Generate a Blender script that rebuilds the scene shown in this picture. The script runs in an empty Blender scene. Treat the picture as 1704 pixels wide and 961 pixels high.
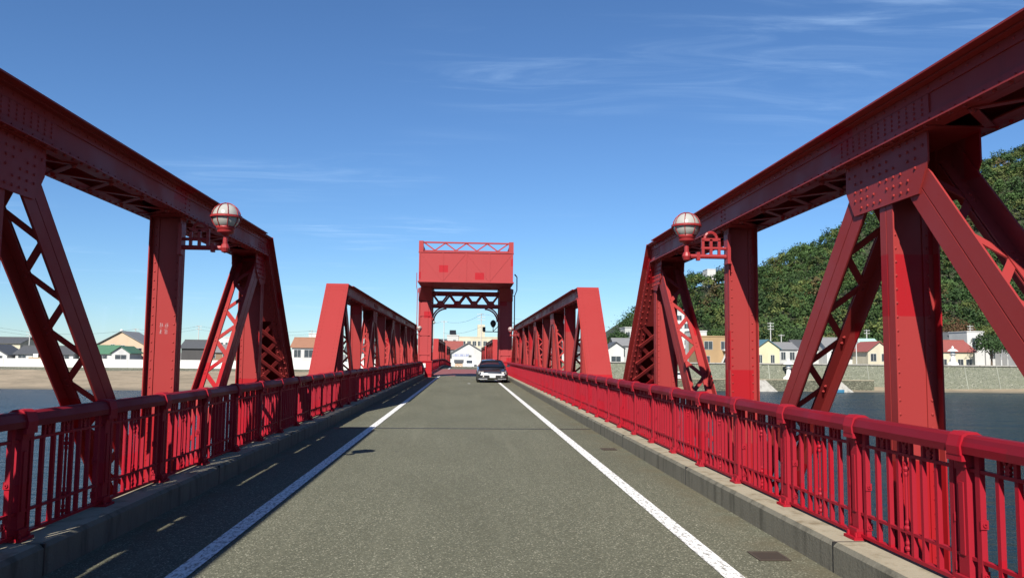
import bpy, math, random
import numpy as np
from mathutils import Vector, Matrix
random.seed(7); rng = np.random.default_rng(7)
scene = bpy.context.scene
col = scene.collection
R = math.radians

# ------------------------------------------------------------------ camera
PW, PH, FPX = 1704.0, 961.0, 1337.0          # photograph size and focal length in its pixels
CAM = Vector((0.10, 0.0, 1.55))
YAW, PITCH, ROLL = R(3.193), R(4.758), R(0.6)
c_f = Vector((math.sin(YAW)*math.cos(PITCH), math.cos(YAW)*math.cos(PITCH), math.sin(PITCH)))
_r = Vector((math.cos(YAW), -math.sin(YAW), 0)); _u = _r.cross(c_f)
c_r = _r*math.cos(ROLL) + _u*math.sin(ROLL)
c_u = -_r*math.sin(ROLL) + _u*math.cos(ROLL)
cd = bpy.data.cameras.new('camera'); cam = bpy.data.objects.new('camera', cd); col.objects.link(cam)
cam.matrix_world = Matrix(((c_r.x, c_u.x, -c_f.x, CAM.x), (c_r.y, c_u.y, -c_f.y, CAM.y), (c_r.z, c_u.z, -c_f.z, CAM.z), (0, 0, 0, 1)))
cd.sensor_width = 36.0; cd.lens = FPX/PW*36.0; cd.clip_start = 0.05; cd.clip_end = 12000
scene.camera = cam
def onY(px, py, y):                            # a pixel's direction met with the plane Y = y
    d = c_f + c_r*((px-PW/2)/FPX) - c_u*((py-PH/2)/FPX)
    return CAM + d*((y-CAM.y)/d.y)

# ------------------------------------------------------------------ light
CX, CY = 4.2, 1.0
SUN = Vector((1.21, 3.58, -3.1)).normalized()  # direction the light travels
elev = math.asin(-SUN.z); azim = math.atan2(-SUN.x, -SUN.y)
sd = bpy.data.lights.new('sun', 'SUN'); sd.energy = 5.0; sd.angle = R(0.53); sd.color = (1.0, 0.94, 0.85)
so = bpy.data.objects.new('sun', sd); col.objects.link(so); so.rotation_euler = SUN.to_track_quat('-Z', 'Y').to_euler()
so.location = (-20, -40, 60)
world = bpy.data.worlds.new('World'); scene.world = world; world.use_nodes = True
wn, wl = world.node_tree.nodes, world.node_tree.links; wn.clear()
def wnode(t, **k):
    n = wn.new(t)
    for a, b in k.items(): setattr(n, a, b)
    return n
wo = wnode('ShaderNodeOutputWorld'); bg = wnode('ShaderNodeBackground')
sky = wnode('ShaderNodeTexSky', sky_type='NISHITA', sun_disc=False, sun_elevation=elev, sun_rotation=azim, altitude=0, air_density=1.0, dust_density=0.0, ozone_density=5.0)
tc = wnode('ShaderNodeTexCoord'); sep = wnode('ShaderNodeSeparateXYZ'); wl.new(tc.outputs['Generated'], sep.inputs[0])
zc = wnode('ShaderNodeMath', operation='MAXIMUM'); wl.new(sep.outputs['Z'], zc.inputs[0]); zc.inputs[1].default_value = 0.05
dv = wnode('ShaderNodeVectorMath', operation='DIVIDE'); cz = wnode('ShaderNodeCombineXYZ')
for i in range(3): wl.new(zc.outputs[0], cz.inputs[i])
wl.new(tc.outputs['Generated'], dv.inputs[0]); wl.new(cz.outputs[0], dv.inputs[1])
def wnoise(scale, rot, sx, sy, detail, off, dist=0.0):   # cloud layer coordinates: a flat sheet overhead
    mp = wnode('ShaderNodeMapping'); mp.inputs['Location'].default_value = off
    mp.inputs['Rotation'].default_value = (0, 0, rot); mp.inputs['Scale'].default_value = (sx, sy, 0.0)
    wl.new(dv.outputs[0], mp.inputs[0])
    n = wnode('ShaderNodeTexNoise'); n.inputs['Scale'].default_value = scale; n.inputs['Detail'].default_value = detail
    n.inputs['Roughness'].default_value = 0.62; n.inputs['Distortion'].default_value = dist
    wl.new(mp.outputs[0], n.inputs['Vector']); return n
def wramp(src, a, b):
    m = wnode('ShaderNodeMapRange', interpolation_type='SMOOTHSTEP'); m.inputs[1].default_value = a; m.inputs[2].default_value = b
    wl.new(src, m.inputs[0]); return m
streak = wramp(wnoise(2.6, R(28), 0.45, 1.5, 9, (0.3, 0.2, 0), 0.9).outputs['Fac'], 0.40, 0.85)
patch = wramp(wnoise(0.42, R(0), 1.0, 1.0, 2, (CX, CY, 0)).outputs['Fac'], 0.50, 0.72)
cm = wnode('ShaderNodeMath', operation='MULTIPLY'); wl.new(streak.outputs[0], cm.inputs[0]); wl.new(patch.outputs[0], cm.inputs[1])
cm2 = wnode('ShaderNodeMath', operation='MULTIPLY'); wl.new(cm.outputs[0], cm2.inputs[0]); cm2.inputs[1].default_value = 0.42
mx = wnode('ShaderNodeMix', data_type='RGBA'); wl.new(cm2.outputs[0], mx.inputs['Factor']); wl.new(sky.outputs[0], mx.inputs['A'])
mx.inputs['B'].default_value = (9.0, 9.6, 10.6, 1)
tn = wnode('ShaderNodeMix', data_type='RGBA', blend_type='MULTIPLY'); tn.inputs['Factor'].default_value = 1.0
wl.new(mx.outputs['Result'], tn.inputs['A']); tn.inputs['B'].default_value = (0.78, 1.0, 1.22, 1)
wl.new(tn.outputs['Result'], bg.inputs['Color']); bg.inputs['Strength'].default_value = 0.056; wl.new(bg.outputs[0], wo.inputs[0])
scene.view_settings.view_transform = 'Standard'; scene.view_settings.look = 'None'
scene.view_settings.exposure = 0.85; scene.view_settings.gamma = 1.0; scene.view_settings.use_curve_mapping = False

# ------------------------------------------------------------------ materials
def mat(name, c=(0.5,0.5,0.5), rough=0.6, metal=0.0, spec=0.5):
    m = bpy.data.materials.new(name); m.use_nodes = True
    b = m.node_tree.nodes['Principled BSDF']
    b.inputs['Base Color'].default_value = (*c, 1); b.inputs['Roughness'].default_value = rough
    b.inputs['Metallic'].default_value = metal; b.inputs['Specular IOR Level'].default_value = spec
    return m
class NT:
    """small helper for node graphs"""
    def __init__(s, m): s.t = m.node_tree; s.n = s.t.nodes; s.l = s.t.links; s.b = s.n['Principled BSDF']
    def new(s, t, **k):
        n = s.n.new(t)
        for a, b in k.items(): setattr(n, a, b)
        return n
    def put(s, sock, v):
        if hasattr(v, 'is_linked') or hasattr(v, 'links'): s.l.new(v, sock)
        else: sock.default_value = v
    def pos(s): return s.new('ShaderNodeNewGeometry').outputs['Position']
    def noise(s, vec, scale, detail=4, rough=0.55, dist=0.0):
        n = s.new('ShaderNodeTexNoise'); s.put(n.inputs['Vector'], vec); n.inputs['Scale'].default_value = scale
        n.inputs['Detail'].default_value = detail; n.inputs['Roughness'].default_value = rough; n.inputs['Distortion'].default_value = dist
        return n.outputs['Fac']
    def ramp(s, f, a, b, lo=0.0, hi=1.0):
        m = s.new('ShaderNodeMapRange', interpolation_type='SMOOTHSTEP'); s.put(m.inputs[0], f)
        m.inputs[1].default_value = a; m.inputs[2].default_value = b; m.inputs[3].default_value = lo; m.inputs[4].default_value = hi
        return m.outputs[0]
    def math(s, op, a, b=0.0):
        m = s.new('ShaderNodeMath', operation=op); s.put(m.inputs[0], a); s.put(m.inputs[1], b); return m.outputs[0]
    def mix(s, f, a, b):
        m = s.new('ShaderNodeMix', data_type='RGBA'); s.put(m.inputs['Factor'], f)
        s.put(m.inputs['A'], a if not isinstance(a, tuple) else (*a, 1)); s.put(m.inputs['B'], b if not isinstance(b, tuple) else (*b, 1))
        return m.outputs['Result']
    def scale(s, vec, sc):
        m = s.new('ShaderNodeMapping'); s.put(m.inputs[0], vec); m.inputs['Scale'].default_value = sc; return m.outputs[0]
    def bump(s, h, strength, dist=0.01):
        b = s.new('ShaderNodeBump'); b.inputs['Strength'].default_value = strength; b.inputs['Distance'].default_value = dist
        s.put(b.inputs['Height'], h); s.l.new(b.outputs[0], s.b.inputs['Normal'])
    def base(s, c): s.put(s.b.inputs['Base Color'], c)
    def rough(s, c): s.put(s.b.inputs['Roughness'], c)

def red_paint(name, faded, fresh, touch_z, patch_p, rough=0.42):
    m = mat(name, fresh, rough, spec=0.13); g = NT(m); p = g.pos()
    sn = g.new('ShaderNodeVectorMath', operation='SNAP'); g.put(sn.inputs[0], p); sn.inputs[1].default_value = (0.6, 0.42, 0.47)
    wn_ = g.new('ShaderNodeTexWhiteNoise'); g.put(wn_.inputs['Vector'], sn.outputs[0])
    patches = g.math('GREATER_THAN', wn_.outputs['Value'], 1-patch_p)
    sx = g.new('ShaderNodeSeparateXYZ'); g.put(sx.inputs[0], p)
    sy = g.new('ShaderNodeVectorMath', operation='SNAP'); g.put(sy.inputs[0], p); sy.inputs[1].default_value = (3.0, 0.9, 50.0)
    wy = g.new('ShaderNodeTexWhiteNoise'); g.put(wy.inputs['Vector'], sy.outputs[0])
    lim = g.math('ADD', g.math('MULTIPLY', wy.outputs['Value'], 0.9), touch_z-0.45)
    low = g.math('LESS_THAN', sx.outputs['Z'], lim)           # touched up to arm's reach
    k = g.math('MAXIMUM', patches, low)
    big = g.noise(p, 1.3, 5, 0.6)
    k = g.math('MULTIPLY', k, 0.85)
    k = g.math('ADD', k, g.math('MULTIPLY', g.math('SUBTRACT', big, 0.5), 0.5)); 
    cl = g.new('ShaderNodeClamp'); g.put(cl.inputs[0], k)
    c = g.mix(cl.outputs[0], faded, fresh)
    streaks = g.ramp(g.noise(g.scale(p, (9, 9, 0.8)), 1.0, 4, 0.6), 0.60, 0.80)
    c = g.mix(g.math('MULTIPLY', streaks, 0.28), c, (0.09, 0.022, 0.018))
    spots = g.ramp(g.noise(p, 34, 3, 0.7), 0.68, 0.76)
    c = g.mix(g.math('MULTIPLY', spots, 0.35), c, (0.05, 0.018, 0.012))
    g.base(c); g.rough(g.ramp(big, 0.3, 0.7, rough-0.06, rough+0.14)); g.bump(g.noise(p, 55, 3), 0.12, 0.004)
    return m
M = {}
M['red'] = red_paint('bridge_red_paint', (0.245, 0.029, 0.028), (0.27, 0.006, 0.011), 0.72, 0.085)
M['rail'] = red_paint('railing_red_paint', (0.25, 0.010, 0.020), (0.28, 0.005, 0.014), 0.2, 0.10, 0.55)
M['handrail'] = red_paint('handrail_worn_paint', (0.15, 0.007, 0.014), (0.19, 0.005, 0.012), 0.0, 0.08, 0.5)
M['tower'] = red_paint('tower_red_paint', (0.29, 0.042, 0.043), (0.31, 0.008, 0.015), 1.2, 0.06)
M['lamp_red'] = mat('lamp_red_paint', (0.24, 0.020, 0.022), 0.45, spec=.3)

def make_asphalt(name, c0, c1, c2):
    m = mat(name, c0, 0.9, spec=0.25); g = NT(m); p = g.pos()
    vo = g.new('ShaderNodeTexVoronoi'); g.put(vo.inputs['Vector'], p); vo.inputs['Scale'].default_value = 95
    sp = g.new('ShaderNodeSeparateColor'); g.put(sp.inputs[0], vo.outputs['Color'])
    ag = g.ramp(sp.outputs[0], 0.2, 1.0)
    c = g.mix(ag, c0, c1)
    c = g.mix(g.math('GREATER_THAN', sp.outputs[1], 0.93), c, c2)
    big = g.noise(g.scale(p, (1, 0.35, 1)), 0.55, 5, 0.6)
    c = g.mix(g.ramp(big, 0.35, 0.70, 0.0, 0.42), c, (0.066, 0.066, 0.044))
    st = g.noise(g.scale(p, (2.6, 0.10, 1)), 1.0, 4, 0.6)
    c = g.mix(g.ramp(st, 0.52, 0.74, 0.0, 0.38), c, (0.155, 0.152, 0.108))
    sx = g.new('ShaderNodeSeparateXYZ'); g.put(sx.inputs[0], p)
    edge = g.ramp(g.math('ABSOLUTE', sx.outputs[0]), 2.25, 2.85)
    edge = g.math('MULTIPLY', edge, g.ramp(g.noise(p, 1.6, 6, 0.65), 0.36, 0.62))
    c = g.mix(g.math('MULTIPLY', edge, 0.75), c, (0.095, 0.080, 0.048))
    dk = g.ramp(g.noise(p, 2.3, 2, 0.5), 0.72, 0.78)
    c = g.mix(g.math('MULTIPLY', dk, 0.35), c, (0.05, 0.05, 0.045))
    g.base(c); g.bump(vo.outputs['Distance'], 0.55, 0.006)
    return m
M['asphalt'] = make_asphalt('asphalt', (0.072, 0.073, 0.050), (0.138, 0.138, 0.096), (0.28, 0.27, 0.20))
M['steel_deck'] = mat('red_steel_deck', (0.20, 0.060, 0.050), 0.7)
def make_line():
    m = mat('road_line_paint', (0.75, 0.75, 0.73), 0.75); g = NT(m); p = g.pos()
    n = g.noise(g.scale(p, (30, 11, 1)), 1.0, 7, 0.8)
    sx = g.new('ShaderNodeSeparateXYZ'); g.put(sx.inputs[0], p)
    c = g.mix(g.ramp(n, 0.47, 0.60, 0.03, 0.92), (0.74, 0.74, 0.72), (0.15, 0.145, 0.12))
    g.base(c); return m
M['line'] = make_line()
def make_concrete(name, a, b, dark, sc=1.0):
    m = mat(name, a, 0.9, spec=0.2); g = NT(m); p = g.pos()
    c = g.mix(g.noise(p, 3.0*sc, 6, 0.65), a, b)
    st = g.ramp(g.noise(g.scale(p, (5*sc, 5*sc, 0.9*sc)), 1.0, 5, 0.65), 0.46, 0.72)
    c = g.mix(g.math('MULTIPLY', st, 0.75), c, dark)
    sp = g.ramp(g.noise(p, 60*sc, 3, 0.7), 0.60, 0.75)
    c = g.mix(g.math('MULTIPLY', sp, 0.4), c, dark)
    g.base(c); g.bump(g.noise(p, 40*sc, 5), 0.4, 0.01); return m
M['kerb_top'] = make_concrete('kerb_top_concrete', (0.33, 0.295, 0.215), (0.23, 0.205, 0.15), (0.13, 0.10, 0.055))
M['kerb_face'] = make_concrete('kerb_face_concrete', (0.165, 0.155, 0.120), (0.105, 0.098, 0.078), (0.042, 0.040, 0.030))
M['concrete'] = make_concrete('pier_concrete', (0.34, 0.33, 0.30), (0.26, 0.25, 0.22), (0.12, 0.11, 0.10), 0.3)
M['dark_metal'] = mat('dark_metal', (0.035, 0.033, 0.032), 0.55)
M['rust'] = mat('rusty_grate', (0.045, 0.032, 0.022), 0.9)
M['black'] = mat('black_paint', (0.012, 0.012, 0.013), 0.5)
M['white'] = mat('white_paint', (0.62, 0.62, 0.60), 0.6)
M['grey_pole'] = mat('grey_concrete_pole', (0.42, 0.42, 0.40), 0.8)
M['wire'] = mat('black_wire', (0.02, 0.02, 0.022), 0.6)
M['glass'] = mat('window_glass', (0.03, 0.036, 0.042), 0.08, 0.0, 0.8)
M['mark'] = mat('white_stencil', (0.34, 0.20, 0.20), 0.7)
def make_globe():
    m = mat('frosted_globe', (0.62, 0.61, 0.57), 0.22); g = NT(m); p = g.pos()
    g.base(g.mix(g.noise(p, 9, 4), (0.36, 0.355, 0.33), (0.25, 0.245, 0.22))); return m
M['globe'] = make_globe()
def plain(name, c, var=0.25, sc=0.6, rough=0.8):
    m = mat(name, c, rough); g = NT(m); p = g.pos()
    d = tuple(x*(1-var) for x in c)
    col_ = g.mix(g.ramp(g.noise(g.scale(p, (1, 1, 0.35)), sc, 5, 0.65), 0.35, 0.7), c, d); g.base(col_); return m
def roof_mat(name, c, pitch=0.30):
    m = mat(name, c, 0.6); g = NT(m); p = g.pos()
    w = g.new('ShaderNodeTexWave', wave_type='BANDS', bands_direction='X'); g.put(w.inputs['Vector'], p); w.inputs['Scale'].default_value = 0.5/pitch
    d = tuple(x*0.6 for x in c)
    g.base(g.mix(g.math('ADD', g.math('MULTIPLY', w.outputs['Fac'], 0.4), g.math('MULTIPLY', g.noise(p, 1.2, 5, 0.7), 0.6)), d, tuple(x*1.2 for x in c)))
    g.bump(w.outputs['Fac'], 0.6, 0.05); return m

# ------------------------------------------------------------------ mesh helpers
class MB:
    def __init__(s): s.v = []; s.f = []
    def add(s, vs, fs):
        o = len(s.v); s.v += [tuple(a) for a in vs]; s.f += [tuple(i+o for i in q) for q in fs]
    def hexa(s, p):   # 8 corners: bottom ring 0-3, top ring 4-7
        s.add(p, [(3,2,1,0), (4,5,6,7), (0,1,5,4), (1,2,6,5), (2,3,7,6), (3,0,4,7)])
    def box(s, x0, x1, y0, y1, z0, z1):
        s.hexa([(x0,y0,z0),(x1,y0,z0),(x1,y1,z0),(x0,y1,z0),(x0,y0,z1),(x1,y0,z1),(x1,y1,z1),(x0,y1,z1)])
    def frame(s, p0, d, a, b, t0, t1, a0, a1, b0, b1):   # box in the frame (d, a, b) at p0
        p0, d, a, b = map(Vector, (p0, d, a, b))
        q = [p0+d*t+a*x+b*y for y in (b0, b1) for (t, x) in ((t0,a0),(t1,a0),(t1,a1),(t0,a1))]
        s.hexa(q)
    def beam(s, p0, p1, w, t, up=(0,0,1)):
        p0, p1 = Vector(p0), Vector(p1); d = p1-p0; L = d.length; d /= L
        a = d.cross(Vector(up))
        if a.length < 1e-4: a = d.cross(Vector((1,0,0)))
        a.normalize(); b = a.cross(d)
        s.frame(p0, d, a, b, 0, L, -w/2, w/2, -t/2, t/2)
    def ext(s, poly, plane, c0, c1):
        f = {'yz': lambda a, b, c: (c, a, b), 'xz': lambda a, b, c: (a, c, b), 'xy': lambda a, b, c: (a, b, c)}[plane]
        n = len(poly); vs = [f(a, b, c0) for a, b in poly] + [f(a, b, c1) for a, b in poly]
        fs = [tuple(range(n))[::-1], tuple(range(n, 2*n))] + [(i, (i+1) % n, n+(i+1) % n, n+i) for i in range(n)]
        s.add(vs, fs)
    def tube(s, p0, p1, r0, r1=None, n=8, caps=True):
        r1 = r0 if r1 is None else r1
        p0, p1 = Vector(p0), Vector(p1); d = (p1-p0).normalized()
        a = d.orthogonal().normalized(); b = d.cross(a)
        vs = []
        for p, r in ((p0, r0), (p1, r1)):
            for i in range(n):
                t = 2*math.pi*i/n; vs.append(p + a*(math.cos(t)*r) + b*(math.sin(t)*r))
        fs = [(i, (i+1) % n, n+(i+1) % n, n+i) for i in range(n)]
        if caps: fs += [tuple(range(n))[::-1], tuple(range(n, 2*n))]
        s.add(vs, fs)
    def path(s, pts, r, n=6):
        for a, b in zip(pts[:-1], pts[1:]): s.tube(a, b, r, r, n)
    def lathe(s, prof, c=(0,0,0), n=16, axis='z'):
        vs = []
        for r, h in prof:
            for i in range(n):
                t = 2*math.pi*i/n; x, y = r*math.cos(t), r*math.sin(t)
                q = {'z': (x, y, h), 'x': (h, x, y), 'y': (x, h, y)}[axis]
                vs.append((c[0]+q[0], c[1]+q[1], c[2]+q[2]))
        fs = [(k*n+i, k*n+(i+1) % n, (k+1)*n+(i+1) % n, (k+1)*n+i) for k in range(len(prof)-1) for i in range(n)]
        s.add(vs, fs)
    def dome(s, p, nrm, r=0.0125, h=0.0095):
        p, d = Vector(p), Vector(nrm); a = d.orthogonal().normalized(); b = d.cross(a); vs = []
        for rr, hh in ((r, 0), (r*0.75, h*0.7)):
            for i in range(6):
                t = i*math.pi/3; vs.append(p + a*(math.cos(t)*rr) + b*(math.sin(t)*rr) + d*hh)
        vs.append(p + d*h)
        s.add(vs, [(i, (i+1) % 6, 6+(i+1) % 6, 6+i) for i in range(6)] + [(6+i, 6+(i+1) % 6, 12) for i in range(6)])
    def mirror(s):
        s.v = [(-x, y, z) for x, y, z in s.v]; s.f = [q[::-1] for q in s.f]; return s
    def mesh(s, name, m, smooth=False):
        me = bpy.data.meshes.new(name); me.from_pydata(s.v, [], s.f); me.materials.append(m)
        if smooth: me.polygons.foreach_set('use_smooth', [True]*len(me.polygons))
        me.update(); return me
    def build(s, name, m, parent=None, loc=(0,0,0), smooth=False, **kw):
        return link(name, s.mesh(name, m, smooth), parent, loc, **kw)
def link(name, me, parent=None, loc=(0,0,0), **kw):
    o = bpy.data.objects.new(name, me); col.objects.link(o); o.parent = parent; o.location = loc
    for k, v in kw.items(): o[k] = v
    return o
def thing(name, label, cat, loc=(0,0,0), group=None, rz=0.0):
    o = bpy.data.objects.new(name, None); col.objects.link(o); o.location = loc; o.rotation_euler = (0, 0, rz); o.empty_display_size = 0.3
    o['label'] = label; o['category'] = cat
    if group: o['group'] = group
    return o
CACHE = {}
def cached(key, builder, m, smooth=False, side=1):
    k = (key, side)
    if k not in CACHE:
        b = MB(); builder(b)
        if side < 0: b.mirror()
        CACHE[k] = b.mesh(key, m, smooth)
    return CACHE[k]

# ------------------------------------------------------------------ levels along the bridge
def prof(y):
    if y < 105: return 0.0
    if y > 185: return -1.25
    t = (y-105)/80.0
    return -1.25*(t*t*(3-2*t))
P_, NP = 3.78, 10                      # truss panel length, panels per span
SPAN = P_*NP
ZB, ZT = -0.95, 3.31                   # lower and upper work points
SPANS = [(-20.56, 0.0), (18.56, 0.0), (91.0, 0.0), (130.2, -0.35)]
WATER = -5.2

# ------------------------------------------------------------------ setting: water, road, kerbs
def make_water():
    m = mat('river_water', (0.006, 0.020, 0.032), 0.24, spec=0.12); g = NT(m); p = g.pos()
    w1 = g.noise(g.scale(p, (0.35, 0.9, 1)), 1.0, 6, 0.62, 0.4)
    w2 = g.noise(g.scale(p, (0.05, 0.10, 1)), 1.0, 4, 0.6, 1.2)
    calm = g.ramp(g.noise(g.scale(p, (0.012, 0.02, 1)), 1.0, 3), 0.40, 0.62, 0.55, 1.0)
    g.bump(g.math('ADD', g.math('MULTIPLY', w1, calm), g.math('MULTIPLY', w2, 1.2)), 1.0, 1.6)
    g.base(g.mix(w2, (0.005, 0.018, 0.032), (0.010, 0.028, 0.042)))
    return m
b = MB(); b.add([(-1500,-900,WATER),(1500,-900,WATER),(1500,178,WATER),(-1500,178,WATER)], [(0,1,2,3)])
b.build('river_water', make_water(), kind='structure')
def strip(name, x0, x1, y0, y1, dz, m, step=4.0, **kw):
    n = max(1, int(math.ceil((y1-y0)/step))); b = MB()
    ys = [y0+(y1-y0)*i/n for i in range(n+1)]
    vs = [(x, y, prof(y)+dz) for y in ys for x in (x0, x1)]
    b.add(vs, [(2*i, 2*i+1, 2*i+3, 2*i+2) for i in range(n)])
    return b.build(name, m, **kw)
strip('road', -2.80, 2.80, -24, 61, 0.0, M['asphalt'], kind='structure')
strip('steel_deck', -2.80, 2.80, 61, 91, 0.0, M['steel_deck'], kind='structure')
strip('road', -2.80, 2.80, 91, 190, 0.0, M['asphalt'], kind='structure')
for x in (2.02, -1.88):
    strip('edge_line', x-0.073, x+0.073, -24, 61, 0.008, M['line'], kind='structure')
    strip('edge_line', x-0.073, x+0.073, 91, 176, 0.008, M['line'], kind='structure')
for y in (17.30, 61.0, 91.0, 129.6):
    strip('expansion_joint', -2.78, 2.78, y-0.045, y+0.045, 0.004, M['black'], kind='structure')
strip('road_stud_mark', 0.20, 0.34, 44.6, 45.1, 0.006, M['line'], kind='structure')
def kerb(sx, y0, y1):
    n = max(1, int((y1-y0)/4)); ys = [y0+(y1-y0)*i/n for i in range(n+1)]
    bt, bf = MB(), MB(); xs = (2.80*sx, 3.16*sx)
    c = 0.03*sx
    for a, d in zip(ys[:-1], ys[1:]):
        za, zd = prof(a), prof(d)
        q = [(xs[0]+c, a, za+.22), (xs[1], a, za+.22), (xs[1], d, zd+.22), (xs[0]+c, d, zd+.22)]
        bt.add(q, [(0,1,2,3) if sx > 0 else (3,2,1,0)])
        q = [(xs[0], a, za-.05), (xs[0], a, za+.19), (xs[0]+c, a, za+.22), (xs[0], d, zd-.05), (xs[0], d, zd+.19), (xs[0]+c, d, zd+.22)]
        f = [(0,1,4,3), (1,2,5,4)]
        bf.add(q, f if sx < 0 else [t[::-1] for t in f])
        q = [(xs[1], a, za-.40), (xs[1], a, za+.22), (xs[1], d, zd+.22), (xs[1], d, zd-.40)]
        bf.add(q, [(0,1,2,3) if sx < 0 else (3,2,1,0)])
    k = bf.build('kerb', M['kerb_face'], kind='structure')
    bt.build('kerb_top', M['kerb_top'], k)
    y = math.ceil(y0/3.975)*3.975+1.9
    while y < min(y1, 58):
        b = MB(); b.box(min(xs[0]-.002*sx, xs[1]), max(xs[0]-.002*sx, xs[1]), y-.008, y+.008, .003, .2215); b.build('kerb_joint', M['black'], k); y += 3.975
for sx in (-1, 1):
    kerb(sx, -24, 57.2); kerb(sx, 91, 190)
    # low steel kerb along the lifting span
    b = MB(); b.box(min(2.8*sx, 3.1*sx), max(2.8*sx, 3.1*sx), 61.2, 90.8, -0.3, 0.16); b.build('deck_edge_beam', M['tower'], kind='structure')
b = MB(); b.box(-3.14, 3.14, -24, 60.9, -0.40, -0.06); b.box(-3.14, 3.14, 91.1, 104, -0.40, -0.06)
ds = b.build('deck_slab', M['concrete'], kind='structure')
b = MB(); b.box(-2.79, 2.79, 61.1, 90.9, -0.5, -0.02); b.build('steel_deck_beam', M['dark_metal'], ds)
for (y0, z0) in SPANS:
    b = MB()
    for k in range(NP+1): b.box(-3.24, 3.24, y0+k*P_-0.12, y0+k*P_+0.12, z0-1.05, z0-0.42-(0.5 if z0 < 0 else 0))
    b.build('floor_beams', M['red'], ds)
b = MB()                                                 # drain grates in the gutter
def grate(x, y):
    root = thing('drain_grate', 'rusty slotted drain grate in the sunlit gutter, ' + ('well before the joint' if y < 10 else 'just short of the expansion joint'), 'drain', (x, y, 0.004)); root.scale = (.78, .72, 1)
    b = MB(); b.box(-.16, .16, -.20, -.17, 0, .0036); b.box(-.16, .16, .17, .20, 0, .0036); b.box(-.16, -.135, -.17, .17, 0, .0036); b.box(.135, .16, -.17, .17, 0, .0036)
    b.build('rim', M['rust'], root)
    for i in range(8):
        b = MB(); yy = -.15+i*.043; b.box(-.134, .134, yy-.010, yy+.010, 0.0012, .0026); b.build('grate_bar', M['rust'], root)
    b = MB(); b.box(-.134, .134, -.169, .169, -.002, .001); b.build('drain_hole', M['black'], root)
grate(2.50, 6.35); grate(2.52, 13.6)
for y, hw in ((17.9, 1.2), (59.2, 3.0), (90.4, 1.6), (129.5, 1.2), (168.5, 1.5), (-21.5, 1.2)):
    where = {17.9: 'under the gap between first and second spans', 59.2: 'under the lift tower', 90.4: 'at the far end of the lifting deck', 129.5: 'between the two farthest spans', 168.5: 'at the town end of the bridge', -21.5: 'at the rear end of the first span'}[y]
    root = thing('bridge_pier', 'concrete river pier ' + where, 'pier', (0, y, WATER-2), 'piers of the bridge')
    b = MB(); b.box(-4.3, 4.3, -hw*0.8, hw*0.8, 0, 5.1); b.build('shaft', M['concrete'], root)
    b = MB(); b.box(-4.6, 4.6, -hw, hw, 5.1, 5.75 if y < 120 else 5.4); b.build('cap', M['concrete'], root)

# ------------------------------------------------------------------ trusses
XI, XO = 3.25, 3.68                    # outer faces of the two chord webs
def node_dir(dr):                      # unit vectors of a member falling from the top node over one panel
    L = math.hypot(P_, ZT-ZB); d = Vector((0, dr*P_/L, -(ZT-ZB)/L)); n = Vector((0, dr*(ZT-ZB)/L, P_/L)); return L, d, n
def b_vertical(b):
    z0, z1 = ZB-0.1, 3.20
    b.box(3.297, 3.633, -.006, .006, z0, z1)
    for xa, xb, s in ((3.285, 3.297, 1), (3.633, 3.645, -1)):
        b.box(xa, xb, -.092, -.005, z0, z1); b.box(xa, xb, .005, .092, z0, z1)
        x0, x1 = (3.297, 3.375) if s > 0 else (3.555, 3.633)
        b.box(x0, x1, -.018, -.0062, z0, z1); b.box(x0, x1, .0062, .018, z0, z1)
def b_vertical_rivets(b):
    z = -0.1
    while z < 3.1:
        for x in (3.34, 3.59):
            b.dome((x, -.018, z), (0,-1,0)); b.dome((x, .018, z), (0,1,0))
        z += 0.104
T0, T1, STEP = 0.42, 5.35, 0.31
def b_diag(dr):
    def f(b):
        L, d, n = node_dir(dr); p = Vector((0, 0, ZT)); X = Vector((1,0,0))
        for xa, xb in ((3.285, 3.299), (3.631, 3.645)):
            b.frame(p, d, X, n, T0, T1, xa, xb, -.142, -.005); b.frame(p, d, X, n, T0, T1, xa, xb, .005, .142)
        for xa, xb in ((3.299, 3.385), (3.545, 3.631)):
            b.frame(p, d, X, n, T0, T1, xa, xb, -.017, -.0062); b.frame(p, d, X, n, T0, T1, xa, xb, .0062, .017)
    return f
def bar_at(b, dr, i, org):
    L, d, n = node_dir(dr); X = Vector((1,0,0)); o = Vector(org)
    xa, xb = (3.345, 3.585) if i % 2 == 0 else (3.585, 3.345)
    p0 = o + X*xa; p1 = o + X*xb + d*STEP
    e = (p1-p0).normalized(); a = e.cross(n); b.frame(p0-e*.025, e, a, n, 0, (p1-p0).length+.05, -.030, .030, -.006, .006)
def b_diag_rivets(dr):
    def f(b):
        L, d, n = node_dir(dr); t = 0.55; i = 0
        while t < T1:
            x = 3.345 if i % 2 == 0 else 3.585
            for dt in (-.035, .035):
                p = Vector((x, 0, ZT)) + d*(t+dt); b.dome(p+n*.017, n, .016, .014); b.dome(p-n*.017, -n, .016, .014)
            t += STEP; i += 1
    return f
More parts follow.
